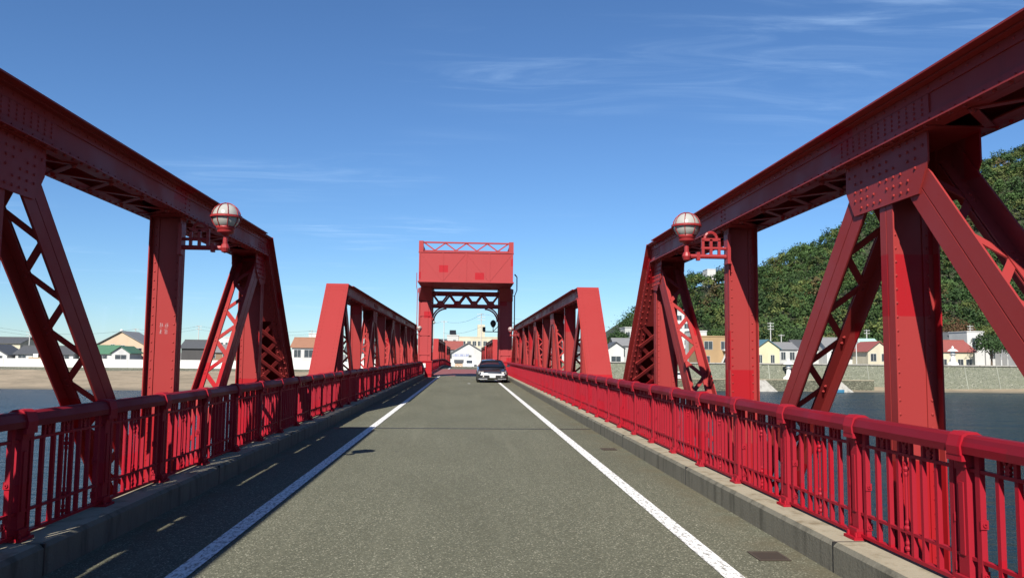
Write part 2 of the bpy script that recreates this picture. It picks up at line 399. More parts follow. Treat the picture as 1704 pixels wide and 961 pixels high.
def b_end_quad(b, dr, parts):          # sloping end post from the top node down over one panel; outer (weather) side is +n
    L, d, n = node_dir(dr); p = Vector((0,0,ZT)); X = Vector((1,0,0)); h = 0.165
    # mitre against the chord: start offsets along d for n = +h and n = -h
    tu = -(0.16 - h*n.z)/0.748; tl = -tu
    def q(xa, xb, na, nb, ta=None, tb=L-0.05):
        f = lambda nn: tu + (tl-tu)*(h-nn)/(2*h)
        pts = []
        for x in (xa, xb):
            for nn, t in ((na, f(na) if ta is None else ta), (nb, f(nb) if ta is None else ta), (nb, tb), (na, tb)):
                pts.append(p + X*x + n*nn + d*t)
        b.hexa(pts)
    if 'web' in parts:
        for xa, xb in ((XI, XI+.012), (XO-.012, XO)): q(xa, xb, -h, h)
        for x0, x1, y0, y1 in ((XI-.012, XI-.001, 3.18, XI-.001), (XO+.001, XO+.012, XO+.001, 3.75)):
            q(x0, x1, h-.085, h-.001); q(x0, x1, -h, -h+.085)
            q(y0, y1, h-.013, h-.001); q(y0, y1, -h, -h+.012)
        for xa, xb in ((XI+.013, XI+.09), (XO-.09, XO-.013)): q(xa, xb, -h, -h+.012)
        q(3.235, 3.695, -h-.012, -h-.001, 0.12, 1.45)                     # batten plate at the head
    if 'cover' in parts:
        q(3.16, 3.77, h+.0, h+.014)
    if 'rivets' in parts:
        t = 0.1
        while t < L-0.3:
            for x in (3.20, 3.275, 3.655, 3.73): b.dome(p+X*x+n*(h+.014)+d*t, n)
            for x in (3.215, 3.30, 3.63, 3.715): b.dome(p+X*x-n*(h+.012 if t < 1.45 and 3.23 < x < 3.7 else h)+d*t, -n, .015, .013)
            for nn in (h-.045, -h+.045):
                b.dome(p+X*(XI-.012)+n*nn+d*t, -X); b.dome(p+X*(XO+.012)+n*nn+d*t, X)
            t += 0.13
        for t in (0.06, 0.16):
            for i in range(9): b.dome(p+X*(3.23+i*.0587)+n*(h+.014)+d*t, n)
def end_bar(b, dr, i, k):
    L, d, n = node_dir(dr); X = Vector((1,0,0)); p = Vector((0,0,ZT)) - n*(0.165+.007+.011*k) + d*(1.5+0.42*i)
    x0, x1 = (3.29, 3.64) if k == 0 else (3.64, 3.29)
    p0, p1 = p+X*x0, p+X*x1+d*0.42; e = (p1-p0).normalized(); a = e.cross(n)
    b.frame(p0-e*.03, e, a, n, 0, (p1-p0).length+.06, -.032, .032, -.005, .005)
CY0, CY1 = P_, SPAN-P_
def b_chord(b):
    # webs and angles between the two mitres; top z 3.455, bottom 3.15
    e = 0.08
    def q(x0, x1, z0, z1, ya=None):
        f = lambda z: e*(z-ZT)/0.16
        b.hexa([(x0, CY0-f(z0), z0), (x1, CY0-f(z0), z0), (x1, CY1+f(z0), z0), (x0, CY1+f(z0), z0), (x0, CY0-f(z1), z1), (x1, CY0-f(z1), z1), (x1, CY1+f(z1), z1), (x0, CY1+f(z1), z1)])
    for xa, xb in ((XI, XI+.012), (XO-.012, XO)): q(xa, xb, 3.15, 3.455)
    for x0, x1, y0, y1 in ((XI-.012, XI-.001, 3.18, XI-.013), (XO+.001, XO+.012, XO+.013, 3.78)):  # outer flange made wider to help close sunlit gaps in the chord's shadow
        q(x0, x1, 3.375, 3.454); q(x0, x1, 3.151, 3.235)
        q(y0, y1, 3.442, 3.454); q(y0, y1, 3.151, 3.163)
    for xa, xb in ((XI+.013, XI+.09), (XO-.09, XO-.013)): q(xa, xb, 3.151, 3.163)
def b_chord_cover(b):
    e = 0.085
    b.box(3.105, 3.86, CY0+.5, CY1-.5, 3.4565, 3.470); b.box(3.16, 3.77, CY0-e, CY0+.5, 3.4565, 3.470); b.box(3.16, 3.77, CY1-.5, CY1+e, 3.4565, 3.470)  # middle run's extra overhang on both edges is added to broaden its cast shadow
    b.box(3.165, 3.765, CY0+2.9, CY1-2.9, 3.4705, 3.488); b.box(3.17, 3.76, CY0+6.8, CY1-6.8, 3.4885, 3.503)
def b_chord_battens(b):
    b.box(3.235, 3.695, -.70, .70, 3.139, 3.1495)
def b_chord_batten_short(b): b.box(3.235, 3.695, -.30, .30, 3.139, 3.1495)
def b_chord_rivets(b):
    y = CY0+0.1
    while y < CY1:
        for z in (3.415, 3.195):
            b.dome((XI-.012, y, z), (-1,0,0)); b.dome((XO+.012, y, z), (1,0,0))
        for x in (3.21, 3.72): b.dome((x, y, 3.151), (0,0,-1), .017, .016)
        for x in (3.21, 3.72): b.dome((x, y, 3.470), (0,0,1), .014, .010)
        y += 0.145
    for k in range(1, NP):               # splice grids and connection rows on the webs
        yc = k*P_
        if k in (1, NP-1):
            for i in range(5):
                for z in (3.25, 3.285, 3.32, 3.355): b.dome((XI, yc+(.10+i*.09)*(1 if k == 1 else -1), z), (-1,0,0))
        elif k % 2:
            for i in range(13):
                for z in (3.25, 3.285, 3.32, 3.355): b.dome((XI-.010, yc-.60+i*.10, z), (-1,0,0)); b.dome((XO+.010, yc-.60+i*.10, z), (1,0,0))
        else:
            for dy in (-.07, .07):
                for z in (3.255, 3.305, 3.355): b.dome((XI, yc+dy, z), (-1,0,0)); b.dome((XO, yc+dy, z), (1,0,0))
def b_splice(b):
    b.box(XI-.0105, XI-.0005, -.68, .68, 3.237, 3.373)
def chord_bar(b, i):
    y = (i)*0.36; x0, x1 = (3.285, 3.645) if i % 2 == 0 else (3.645, 3.285)
    b.beam((x0, 0, 3.144), (x1, 0.36, 3.144), 0.06, 0.010)
    b.dome((x0, 0, 3.139), (0,0,-1), .024, .03)
G_MID = [(-.60,3.149),(-.60,2.93),(-.47,2.72),(.47,2.72),(.60,2.93),(.60,3.149)]
G_END = [(-.16,3.149),(-.16,2.80),(-.08,2.70),(.20,2.66),(.46,2.86),(.52,3.149)]
def b_gusset(poly, outer):
    def f(b):
        x0, x1 = (3.270, 3.2835) if not outer else (3.6465, 3.660)
        b.ext(poly, 'yz', x0, x1)
    return f
def b_gusset_rivets(poly, sy):
    def f(b):
        ys = [p[0] for p in poly]; y0, y1 = min(ys), max(ys)
        for i in range(12):
            for j in range(6):
                y = y0+.06+i*(y1-y0-.12)/11; z = 2.77+j*.07
                t = abs(y) if len(poly) == 6 and y0 < -.5 else (abs(y-.18)*1.6)
                if z < 2.76+max(0, (t-.42))*1.9: continue
                if (i*7+j*3) % 5 == 0: continue
                b.dome((3.270, y, z), (-1,0,0), .013, .011); b.dome((3.660, y, z), (1,0,0), .013, .011)
    return f
def flip_y(poly): return [(-a, z) for a, z in poly][::-1]
def b_bottom(b):
    for xa, xb in ((3.27, 3.285), (3.645, 3.66)): b.box(xa, xb, 0, SPAN, -1.12, -0.80)
    b.box(3.286, 3.644, 0, SPAN, -1.115, -1.10)
def make_truss(side, y0, z0, detail, label, group):
    root = thing('bridge_truss', label, 'truss', (0, y0, z0), group)
    mk = M['red']; S = lambda key, fn, m=mk: cached(key, fn, m, False, side)
    link('bottom_chord', S('bottom_chord', b_bottom), root)
    ch = link('top_chord', S('top_chord', b_chord), root)
    link('cover_plate', S('chord_cover', b_chord_cover), ch)
    for k in range(1, NP): link('batten_plate', S('chord_batten', b_chord_battens) if k % 2 and 1 < k < NP-1 else S('chord_batten_short', b_chord_batten_short), ch, (0, k*P_+(.46 if k == 1 else -.46 if k == NP-1 else 0), 0))
    if detail: link('rivets', S('chord_rivets', b_chord_rivets), ch, kind='stuff')
    nb = int((CY1-CY0)/0.36)
    far = []
    for i in range(nb):
        y = CY0+i*0.36; k = (y+0.18)/P_; near = abs(k-round(k))*P_; hw = 0.70 if round(k) % 2 else 0.30
        if near < hw: continue
        if detail == 2 and y+y0 > 2.0: link('lacing_bar', S('chord_bar%d' % (i % 2), lambda b, i=i: chord_bar(b, i)), ch, (0, y, 0))
        else: far.append(i)
    if far and detail:
        def fb(b):
            for i in far:
                c = MB(); chord_bar(c, i); b.add([(x, yy+CY0+i*0.36, z) for x, yy, z in c.v], c.f)
        link('lacing', S('chord_lacing_%d' % detail, fb), ch, kind='stuff')
    for dr, yn in ((-1, P_), (1, SPAN-P_)):
        ep = link('end_post', S('end_web%d' % dr, lambda b: b_end_quad(b, dr, ('web',))), root, (0, yn, 0))
        link('cover_plate', S('end_cover%d' % dr, lambda b: b_end_quad(b, dr, ('cover',))), ep)
        if detail: link('rivets', S('end_rivets%d' % dr, lambda b: b_end_quad(b, dr, ('rivets',))), ep, kind='stuff')
        L, d, n = node_dir(dr)
        for i in range(9):
            for k in (0, 1):
                if detail == 2: link('lacing_bar', S('end_bar%d%d' % (dr, k), lambda b: end_bar(b, dr, 0, k)), ep, tuple(d*(0.42*i)))
        if detail < 2:
            link('lacing', S('end_lacing%d' % dr, lambda b: [end_bar(b, dr, i, k) for i in range(9) for k in (0, 1)]), ep, kind='stuff')
    for k in range(1, NP):
        v = link('vertical_post', S('vertical', b_vertical), root, (0, k*P_, 0))
        if detail: link('rivets', S('vertical_rivets', b_vertical_rivets), v, kind='stuff')
        if k % 2 == 0: continue
        yk = k*P_
        poly = G_MID if 1 < k < NP-1 else (flip_y(G_END) if k == NP-1 else G_END); gk = 'm' if 1 < k < NP-1 else ('e' if k == 1 else 'f')
        for outer in (0, 1):
            gp = link('gusset_plate', S('gusset%s%d' % (gk, outer), b_gusset(poly, outer)), root, (0, yk, 0))
            if outer == 0 and detail: link('rivets', S('gusset_rivets' + gk, b_gusset_rivets(poly, 1)), gp, kind='stuff')
        if 1 < k < NP-1: link('splice_plate', S('splice', b_splice), root, (0, yk, 0))
        for dr in (-1, 1):
            if (k == 1 and dr == -1) or (k == NP-1 and dr == 1): continue
            dg = link('diagonal', S('diagonal%d' % dr, b_diag(dr)), root, (0, yk, 0))
            L, d, n = node_dir(dr); cnt = int((T1-0.55)/STEP)
            if detail == 2 and yk+y0 > 0:
                for i in range(cnt):
                    link('lacing_bar', S('bar%d%d' % (dr, i % 2), lambda b: bar_at(b, dr, i, (0,0,ZT))), dg, tuple(d*(0.55+i*STEP)))
            else:
                def fl(b, dr=dr):
                    for i in range(cnt): bar_at(b, dr, i, Vector((0,0,ZT))+d*(0.55+i*STEP))
                link('lacing', S('diag_lacing%d' % dr, fl), dg, kind='stuff')
            if detail: link('rivets', S('diag_rivets%d' % dr, b_diag_rivets(dr)), dg, kind='stuff')
    return root
TG = 'red riveted trusses of the bridge'
sidew = {-1: 'beach side', 1: 'wooded hill side'}
for s in (-1, 1):
    make_truss(s, *SPANS[0], 2, 'red riveted truss of the first span with a big globe lamp, %s' % sidew[s], TG)
    make_truss(s, *SPANS[1], 1, 'red riveted truss of the second span ending at the lift tower, %s' % sidew[s], TG)
    make_truss(s, *SPANS[2], 0, 'red truss just beyond the lifting deck, %s' % sidew[s], TG)
    make_truss(s, *SPANS[3], 0, 'red truss of the last span next to the town, %s' % sidew[s], TG)

# ------------------------------------------------------------------ railings
RX = 3.06; PSP = 1.325; POST0 = 4.66
def b_post(b):
    b.box(RX-.032, RX+.032, -.048, .048, .24, 1.02)
    b.box(RX-.040, RX-.0325, -.022, .022, .42, .84)                      # raised strip on the road face
    b.box(RX-.085, RX+.085, -.085, .085, .221, .242)                     # foot plate
    b.box(RX-.055, RX+.055, -.062, .062, .243, .30)
    b.box(RX-.042, RX+.042, -.056, .056, .93, 1.008)
    pr = [(-.078, 1.0), (-.082, 1.05), (-.062, 1.115), (-.03, 1.134), (.03, 1.134), (.062, 1.115), (.082, 1.05), (.078, 1.0)]
    b.ext([(RX+a, z) for a, z in pr], 'xz', -.066, .066)                 # collar round the handrail
    b.box(RX-.075, RX-.02, -.075, .075, .965, 1.0)
    for yy in (-.06, .06): b.tube((RX-.058, yy, .242), (RX-.058, yy, .275), .013, .011, 6)
HPROF = [(-.066, 1.01), (-.070, 1.055), (-.050, 1.105), (-.026, 1.119), (.026, 1.119), (.050, 1.105), (.070, 1.055), (.066, 1.01)]
BAL = [0.125, 0.295, 0.455, 0.58, 0.745, 0.87, 1.03, 1.20]
def b_bal(b): b.box(RX-.015, RX+.015, -.015, .015, .265, .905)
def b_side(b):
    b.box(RX-.017, RX+.017, -.021, .021, .245, 1.009)
    for z in (.62, .335):
        b.box(RX-.023, RX+.023, -.029, -.0215, z-.026, z+.026); b.lathe([(.006, -.008), (.013, -.008), (.014, 0)], (RX, -.029, z), 8, 'y')
def b_rod(b):
    b.tube((RX, 0, .265), (RX, 0, .905), .010, .010, 6)
    for z, r in ((.86, .016), (.825, .021), (.79, .016), (.47, .015), (.435, .022), (.40, .016), (.335, .016), (.30, .020)):
        b.lathe([(.004, -.020), (r*.8, -.013), (r, 0), (r*.8, .013), (.004, .020)], (RX, 0, z), 8)
def b_fret(b):
    z0, z1 = .925, 1.009
    for s in (-1, 1):
        b.box(RX-.012, RX+.012, s*.068-.013, s*.068+.013, z0, z1)
        pts = [(s*.012, z0), (s*.026, z0+.012), (s*.014, z0+.024), (s*.030, z0+.036), (s*.016, z0+.048), (s*.044, z1-.004), (s*.020, z1), (0, z0+.055), (0, z0)]
        b.ext(pts if s > 0 else pts[::-1], 'yz', RX-.010, RX+.010)
def rails_long(b, y0, y1, dz0=0, dz1=0):
    for (a0, a1, z0, z1) in ((-.014, .014, .905, .925), (-.014, .014, .40, .42), (-.022, .022, .243, .265)):
        b.hexa([(RX+a0,y0,z0+dz0),(RX+a1,y0,z0+dz0),(RX+a1,y1,z0+dz1),(RX+a0,y1,z0+dz1),(RX+a0,y0,z1+dz0),(RX+a1,y0,z1+dz0),(RX+a1,y1,z1+dz1),(RX+a0,y1,z1+dz1)])
def panel_all(b, y):
    c = MB()
    for t in BAL:
        d = MB(); (b_side if t in (BAL[0], BAL[-1]) else b_bal)(d); c.add([(x, yy+t, z) for x, yy, z in d.v], d.f)
    d = MB(); b_rod(d); c.add([(x, yy+.6625, z) for x, yy, z in d.v], d.f)
    for t in (.375, .6625, .95):
        d = MB(); b_fret(d); c.add([(x, yy+t, z) for x, yy, z in d.v], d.f)
    b.add([(x, yy+y, z) for x, yy, z in c.v], c.f)
def make_railing(s, y0, y1, label, single_from):
    root = thing('bridge_railing', label, 'railing', (0, y0, 0.0), 'red railings along the roadway')
    S = lambda key, fn, m=M['rail']: cached(key, fn, m, False, s)
    b = MB(); b.ext([(RX+a, z) for a, z in HPROF], 'xz', 0, y1-y0)
    if s < 0: b.mirror()
    b.build('handrail', M['handrail'], root)
    b = MB(); rails_long(b, 0, y1-y0)
    if s < 0: b.mirror()
    b.build('cross_rails', M['rail'], root)
    k0 = math.ceil((y0-POST0)/PSP); k1 = math.floor((y1-POST0)/PSP); rest = MB()
    for k in range(k0, k1+1):
        y = POST0+k*PSP-y0
        link('post', S('rail_post', b_post), root, (0, y, 0))
        if y+PSP > y1-y0+.3: continue
        if y+y0 < single_from: panel_all(rest, y); continue
        for t in BAL:
            if t in (BAL[0], BAL[-1]): link('bracket_bar', S('rail_side', b_side), root, (0, y+t, 0))
            else: link('baluster', S('rail_bal', b_bal), root, (0, y+t, 0))
        link('beaded_rod', S('rail_rod', b_rod), root, (0, y+.6625, 0))
        for t in (.375, .6625, .95): link('fretwork', S('rail_fret', b_fret), root, (0, y+t, 0))
    if rest.v:
        if s < 0: rest.mirror()
        rest.build('balusters', M['rail'], root, kind='stuff')
for s in (-1, 1):
    make_railing(s, -20.5, 17.90, 'red ornamental railing along the first span before the joint, %s' % sidew[s], 1.0)
    make_railing(s, 17.905, 57.4, 'red ornamental railing along the second span to the tower, %s' % sidew[s], 1.0)
def plain_railing(s, y0, y1, label):
    root = thing('bridge_railing', label, 'railing', (0, 0, 0), 'red railings along the roadway')
    b = MB(); c = MB(); n = max(1, int((y1-y0)/6.0)); ys = [y0+(y1-y0)*i/n for i in range(n+1)]; sh = -0.0
    for a, d in zip(ys[:-1], ys[1:]):
        za, zd = prof(a), prof(d)
        c.hexa([(RX-.065,a,za+1.0),(RX+.065,a,za+1.0),(RX+.065,d,zd+1.0),(RX-.065,d,zd+1.0),(RX-.05,a,za+1.115),(RX+.05,a,za+1.115),(RX+.05,d,zd+1.115),(RX-.05,d,zd+1.115)])
        rails_long(b, a, d, za, zd)
    if s < 0: b.mirror(); c.mirror()
    c.build('handrail', M['handrail'], root); b.build('cross_rails', M['rail'], root)
    k = 0; y = y0+.1; q = MB()
    while y < y1:
        z = prof(y)
        if k % 6 == 0:
            e = MB(); e.box(RX-.04, RX+.04, -.05, .05, .16, 1.05)
            if s < 0: e.mirror()
            e.build('post', M['rail'], root, (0, y, z))
        else: q.box(RX-.02, RX+.02, y-.035, y+.035, z+.2, z+1.0)
        y += .22; k += 1
    if s < 0: q.mirror()
    q.build('balusters', M['rail'], root, kind='stuff')
for s in (-1, 1):
    plain_railing(s, 61.3, 90.5, 'red railing along the lifting deck beyond the tower, %s' % sidew[s])
    plain_railing(s, 91.2, 168, 'red railing along the two farthest spans, %s' % sidew[s])

# ------------------------------------------------------------------ globe lamps on the trusses
def make_lamp(s, y, z, label):
    root = thing('globe_lamp', label, 'lamp', (s*2.76, y, z), 'globe lamps bracketed to the trusses')
    sg = lambda fn: (lambda b: fn(b))
    b = MB(); b.lathe([(0.001 if abs(t) == 90 else .158*math.cos(R(t)), .158*math.sin(R(t))) for t in range(-90, 91, 15)], (0,0,0), 24)
    b.build('globe', M['globe'], root, smooth=True)
    b = MB(); b.lathe([(.160, -.012), (.182, -.012), (.182, .012), (.160, .012), (.160, -.012)], (0,0,0), 28); b.build('cage_ring', M['lamp_red'], root)
    for a in range(4):
        b = MB(); th = a*math.pi/4+.4; pts = []
        for t in range(-80, 261, 20): pts.append((math.cos(th)*.166*math.cos(R(t)), math.sin(th)*.166*math.cos(R(t)), .166*math.sin(R(t))))
        b.path(pts, .0055, 5); b.build('cage_rib', M['lamp_red'], root)
    b = MB(); b.lathe([(.001, -.225), (.035, -.225), (.045, -.205), (.085, -.195), (.100, -.175), (.092, -.150), (.110, -.140), (.110, -.115), (.09, -.112)], (0,0,0), 18)
    b.build('cup', M['lamp_red'], root, smooth=True)
    x1 = s*(3.285-2.76)
    b = MB(); b.tube((0,0,-.22), (0,0,-.34), .026, .030, 10); b.lathe([(.001,-.06),(.04,-.045),(.056,0),(.04,.045),(.001,.06)], (0,0,-.37), 12)
    b.tube((0,0,-.37), (x1,0,-.37), .028, .028, 8); b.tube((s*.18,0,-.27), (x1,0,-.27), .020, .020, 8)
    b.box(min(s*.12, s*.16), max(s*.12, s*.16), -.03, .03, -.42, -.32); b.box(min(x1, x1-s*.04), max(x1, x1-s*.04), -.07, .07, -.46, -.10)
    b.build('arm', M['lamp_red'], root)
    b = MB()
    for xx in (.20, .30, .40): b.box(min(s*(xx-.016), s*(xx+.016)), max(s*(xx-.016), s*(xx+.016)), -.018, .018, -.36, -.17 if xx != .30 else -.16)
    b.box(min(s*.185, s*.415), max(s*.185, s*.415), -.018, .018, -.18, -.145)
    b.path([(s*(.30+.075*math.cos(R(t))), 0, -.15+.075*math.sin(R(t))) for t in range(0, 181, 30)], .020, 6)
    b.build('scroll', M['lamp_red'], root)
for s, w in ((-1, 'beach side'), (1, 'wooded hill side')):
    make_lamp(s, 9.58, 3.15, 'white globe lamp in a red cage on the first span truss, %s' % w)
    make_lamp(s, 48.7, 3.15, 'white globe lamp in a red cage near the lift tower, %s' % w)
b = MB(); pts = [(3.98, -20+i*3.78/2, 3.30-0.05*abs(math.sin(i*math.pi/2))) for i in range(21)]
b.path(pts, .007, 5); cb = b.build('service_cable', M['wire'], label='thin black cable strung along the outside of the first truss by the wooded hill', category='cable')
b = MB()
for k in range(1, NP): b.tube((3.66, -20.56+k*P_, 3.28), (3.985, -20.56+k*P_, 3.30), .010, .010, 6)
b.build('cable_bracket', M['dark_metal'], cb)
# white stencilled marks on the beach-side post that carries the lamp
b = MB()
rs = random.Random(5)
for cx in (-3.43, -3.49):
    for dz in (0, -.07):
        for q in range(4): w0 = -.022+q*.015; a = rs.uniform(.008, .022); o = rs.uniform(-.006, .006); b.box(cx+o-a, cx+o+a, -.0085, -.0062, 1.86+dz+w0, 1.86+dz+w0+.004)
        for q in range(2): u = rs.uniform(-.016, .016); z = rs.uniform(-.024, 0); b.box(cx+u, cx+u+.004, -.0087, -.0063, 1.86+dz+z, 1.86+dz+z+rs.uniform(.02, .045))
b.build('stencil_mark', M['mark'], None, (0, 9.68, 0), label='small white stencilled characters on the lamp-bearing post, beach side', category='marking')

# ------------------------------------------------------------------ lift tower
TW = thing('lift_tower', 'tall red steel bascule tower with counterweight box spanning the road', 'tower', (0, 58.4, 0))
mt = M['tower']
def tpart(name, fn, m=mt, parent=TW, **kw):
    b = MB(); fn(b); return b.build(name, m, parent, **kw)
for s in (-1, 1):
    for y in (0.0, 2.3):
        def leg(b):
            x0, x1 = (2.45, 3.40)
            b.box(x0+.10, x1-.10, y+.05, y+.55, 0.2, 6.05)
            for xa, xb in ((x0, x0+.10), (x1-.10, x1)): b.box(xa, xb, y, y+.60, 0.2, 6.05)
            b.box(x0+.25, x1-.25, y+.02, y+.05, 0.8, 6.1)
            if s < 0: b.mirror()
        lg = tpart('leg', leg)
        for zz in (0.35, 1.55, 2.95, 4.35, 5.5):
            def band(b):
                b.box(2.552, 3.298, y-.012, y+.048, zz, zz+.12)
                if s < 0: b.mirror()
            tpart('cross_band', band, mt, lg)
        def rv(b):
            z = 0.4
            while z < 6.0:
                for x in (2.50, 3.35): b.dome((x, y, z), (0,-1,0), .022, .018)
                for yy in (.1, .5): b.dome((2.45, y+yy, z), (-1,0,0), .022, .018)
                z += .15
            if s < 0: b.mirror()
        tpart('rivets', rv, mt, lg, kind='stuff')
    def ped(b):
        b.box(2.36, 3.5, -1.0, 3.2, -0.4, 0.2)
        b.box(2.34, 3.15, -1.05, -.05, .2, 1.08)
        b.box(2.30, 3.18, -1.09, -.01, 1.08, 1.15)
        if s < 0: b.mirror()
    tpart('pedestal', ped)
    def brace(b):
        for a, c in ((0.8, 3.3), (3.3, 5.8)):
            b.beam((2.9, .6, a), (2.9, 2.3, c), .14, .10, (1,0,0)); b.beam((2.9, .6, c), (2.9, 2.3, a), .14, .10, (1,0,0))
        if s < 0: b.mirror()
    tpart('side_brace', brace)
    def cap(b):
        b.box(2.35, 3.46, -.12, 3.0, 6.06, 6.375); b.hexa([(2.42,-.14,5.5),(3.42,-.14,5.5),(3.42,-.005,5.5),(2.42,-.005,5.5),(2.42,-1.1,6.37),(3.18,-1.1,6.37),(3.42,-.125,6.37),(2.42,-.125,6.37)])
        if s < 0: b.mirror()
    tpart('bearing_block', cap)
def cw(b):
    b.box(-3.14, 3.14, -5.0, .9, 6.46, 8.36); b.box(-3.20, 3.20, -5.06, .96, 6.38, 6.46); b.box(-3.18, 3.18, -5.04, .94, 8.36, 8.42)
cwt = tpart('counterweight', cw)
def ribs(b):
    for x in (-3.09, -1.55, 0, 1.55, 3.09): b.box(x-.045, x+.045, -5.022, -5.0, 6.47, 8.35)
    for x0, z0, x1, z1 in ((-3.03, 8.3, -1.6, 6.52), (-1.5, 6.52, -.06, 8.3), (.06, 8.3, 1.5, 6.52), (1.6, 6.52, 3.03, 8.3)):
        b.beam((x0, -5.008, z0), (x1, -5.008, z1), .06, .014, (0,1,0))
tpart('panel_ribs', ribs, mt, cwt)
for s in (-1, 1):
    def wing(b):
        b.box(2.86, 3.16, -5.02, -4.6, 8.42, 9.14); b.box(2.86, 3.16, .5, .9, 8.42, 9.14); b.box(2.95, 3.09, -4.6, .5, 8.95, 9.09)
        b.add([], [])
        if s < 0: b.mirror()
    tpart('side_frame', wing)
for y in (-4.8, .7):
    tpart('top_rail', lambda b: b.beam((-2.86, y, 9.06), (2.86, y, 9.06), .12, .10))
    tpart('lower_rail', lambda b: b.beam((-2.86, y, 8.50), (2.86, y, 8.50), .10, .08))
    xs = [-2.8+i*.7 for i in range(9)]
    for i in range(8):
        z0, z1 = (9.03, 8.53) if i % 2 == 0 else (8.53, 9.03)
        tpart('lattice_bar', lambda b: b.beam((xs[i], y, z0), (xs[i+1], y, z1), .085, .05, (0,1,0)))
for y in (0.15, 2.45):
    tpart('portal_chord', lambda b: b.box(-2.46, 2.46, y, y+.22, 6.02, 6.18))
    tpart('portal_chord', lambda b: b.box(-2.46, 2.46, y, y+.22, 5.10, 5.26))
    xs = [-2.45+i*.6125 for i in range(9)]
    for i in range(8):
        z0, z1 = (6.05, 5.23) if i % 2 == 0 else (5.23, 6.05)
        tpart('portal_bar', lambda b: b.beam((xs[i], y+.11, z0), (xs[i+1], y+.11, z1), .13, .10, (0,1,0)))
    for i in (1, 3, 5, 7): tpart('gusset_plate', lambda b: b.ext([(xs[i]-.28, 5.263), (xs[i]+.28, 5.263), (xs[i]+.12, 5.5), (xs[i]-.12, 5.5)], 'xz', y-.015, y+.045))
    for s in (-1, 1):
        def knee(b):
            o, q = [], []
            for t in range(0, 91, 10):
                o.append((2.448-1.0+1.0*math.sin(R(t)), 4.10+1.0*math.cos(R(t)))); q.append((2.448-1.0+.90*math.sin(R(t)), 4.10+.90*math.cos(R(t))))
            for i in range(9):
                b.hexa([(q[i][0], y, q[i][1]), (o[i][0], y, o[i][1]-.001), (o[i+1][0], y, o[i+1][1]-.001), (q[i+1][0], y, q[i+1][1]), (q[i][0], y+.2, q[i][1]), (o[i][0], y+.2, o[i][1]-.001), (o[i+1][0], y+.2, o[i+1][1]-.001), (q[i+1][0], y+.2, q[i+1][1])])
            if s < 0: b.mirror()
        tpart('knee_brace', knee)
for i in range(5): tpart('cross_tie', lambda b: b.box(-2.2+i*1.1-.05, -2.2+i*1.1+.05, .38, 2.44, 6.04, 6.15))
def ladder(b):
    for y in (.9, 1.25): b.path([(3.62, y, 1.0), (3.62, y, 6.0), (3.78, y, 6.4), (3.78, y, 7.4), (3.6, y, 7.6)], .03, 6)
    for i in range(18): b.tube((3.62, .9, 1.2+i*.3), (3.62, 1.25, 1.2+i*.3), .015, .015, 5)
    for zz in (2, 4, 6): b.tube((3.40, 1.07, zz), (3.62, 1.07, zz), .02, .02, 5)
tpart('ladder', ladder, M['dark_metal'])
def conduit(b): b.path([(-3.52, .1, 1.0), (-3.52, .1, 6.2), (-3.58, .0, 6.5), (-3.58, 0, 7.5)], .025, 6)
tpart('conduit', conduit, M['red'])
SG = thing('signal_arm', 'black signal box and warning lamp on an arm from the tower leg', 'signal', (2.45, 58.9, 3.3))
b = MB(); b.beam((0,0,0), (-1.15,0,0), .06, .06); b.beam((0,0,.45), (-.45,0,0), .05, .05); b.build('arm', M['black'], SG)
b = MB(); b.box(-1.2, -.98, -.12, .12, .03, .34); b.build('signal_box', M['black'], SG)
b = MB(); b.lathe([(.001,.30),(.10,.34),(.20,.52),(.22,.66),(.14,.80),(.03,.86),(.001,.88)], (-.42,0,0), 12); b.tube((-.42,0,0), (-.42,0,.32), .03, .03, 6); b.build('warning_lamp', M['black'], SG)
NB = thing('notice_plate', 'small white notice plate where the beach-side railing meets the tower', 'sign', (-2.86, 57.28, 0.42))
b = MB(); b.box(-.09, .09, -.012, .012, .25, .55); b.build('plate', M['white'], NB)
b = MB(); b.tube((0, .02, -.2), (0, .02, .5), .015, .015, 6); b.build('stake', M['grey_pole'], NB)

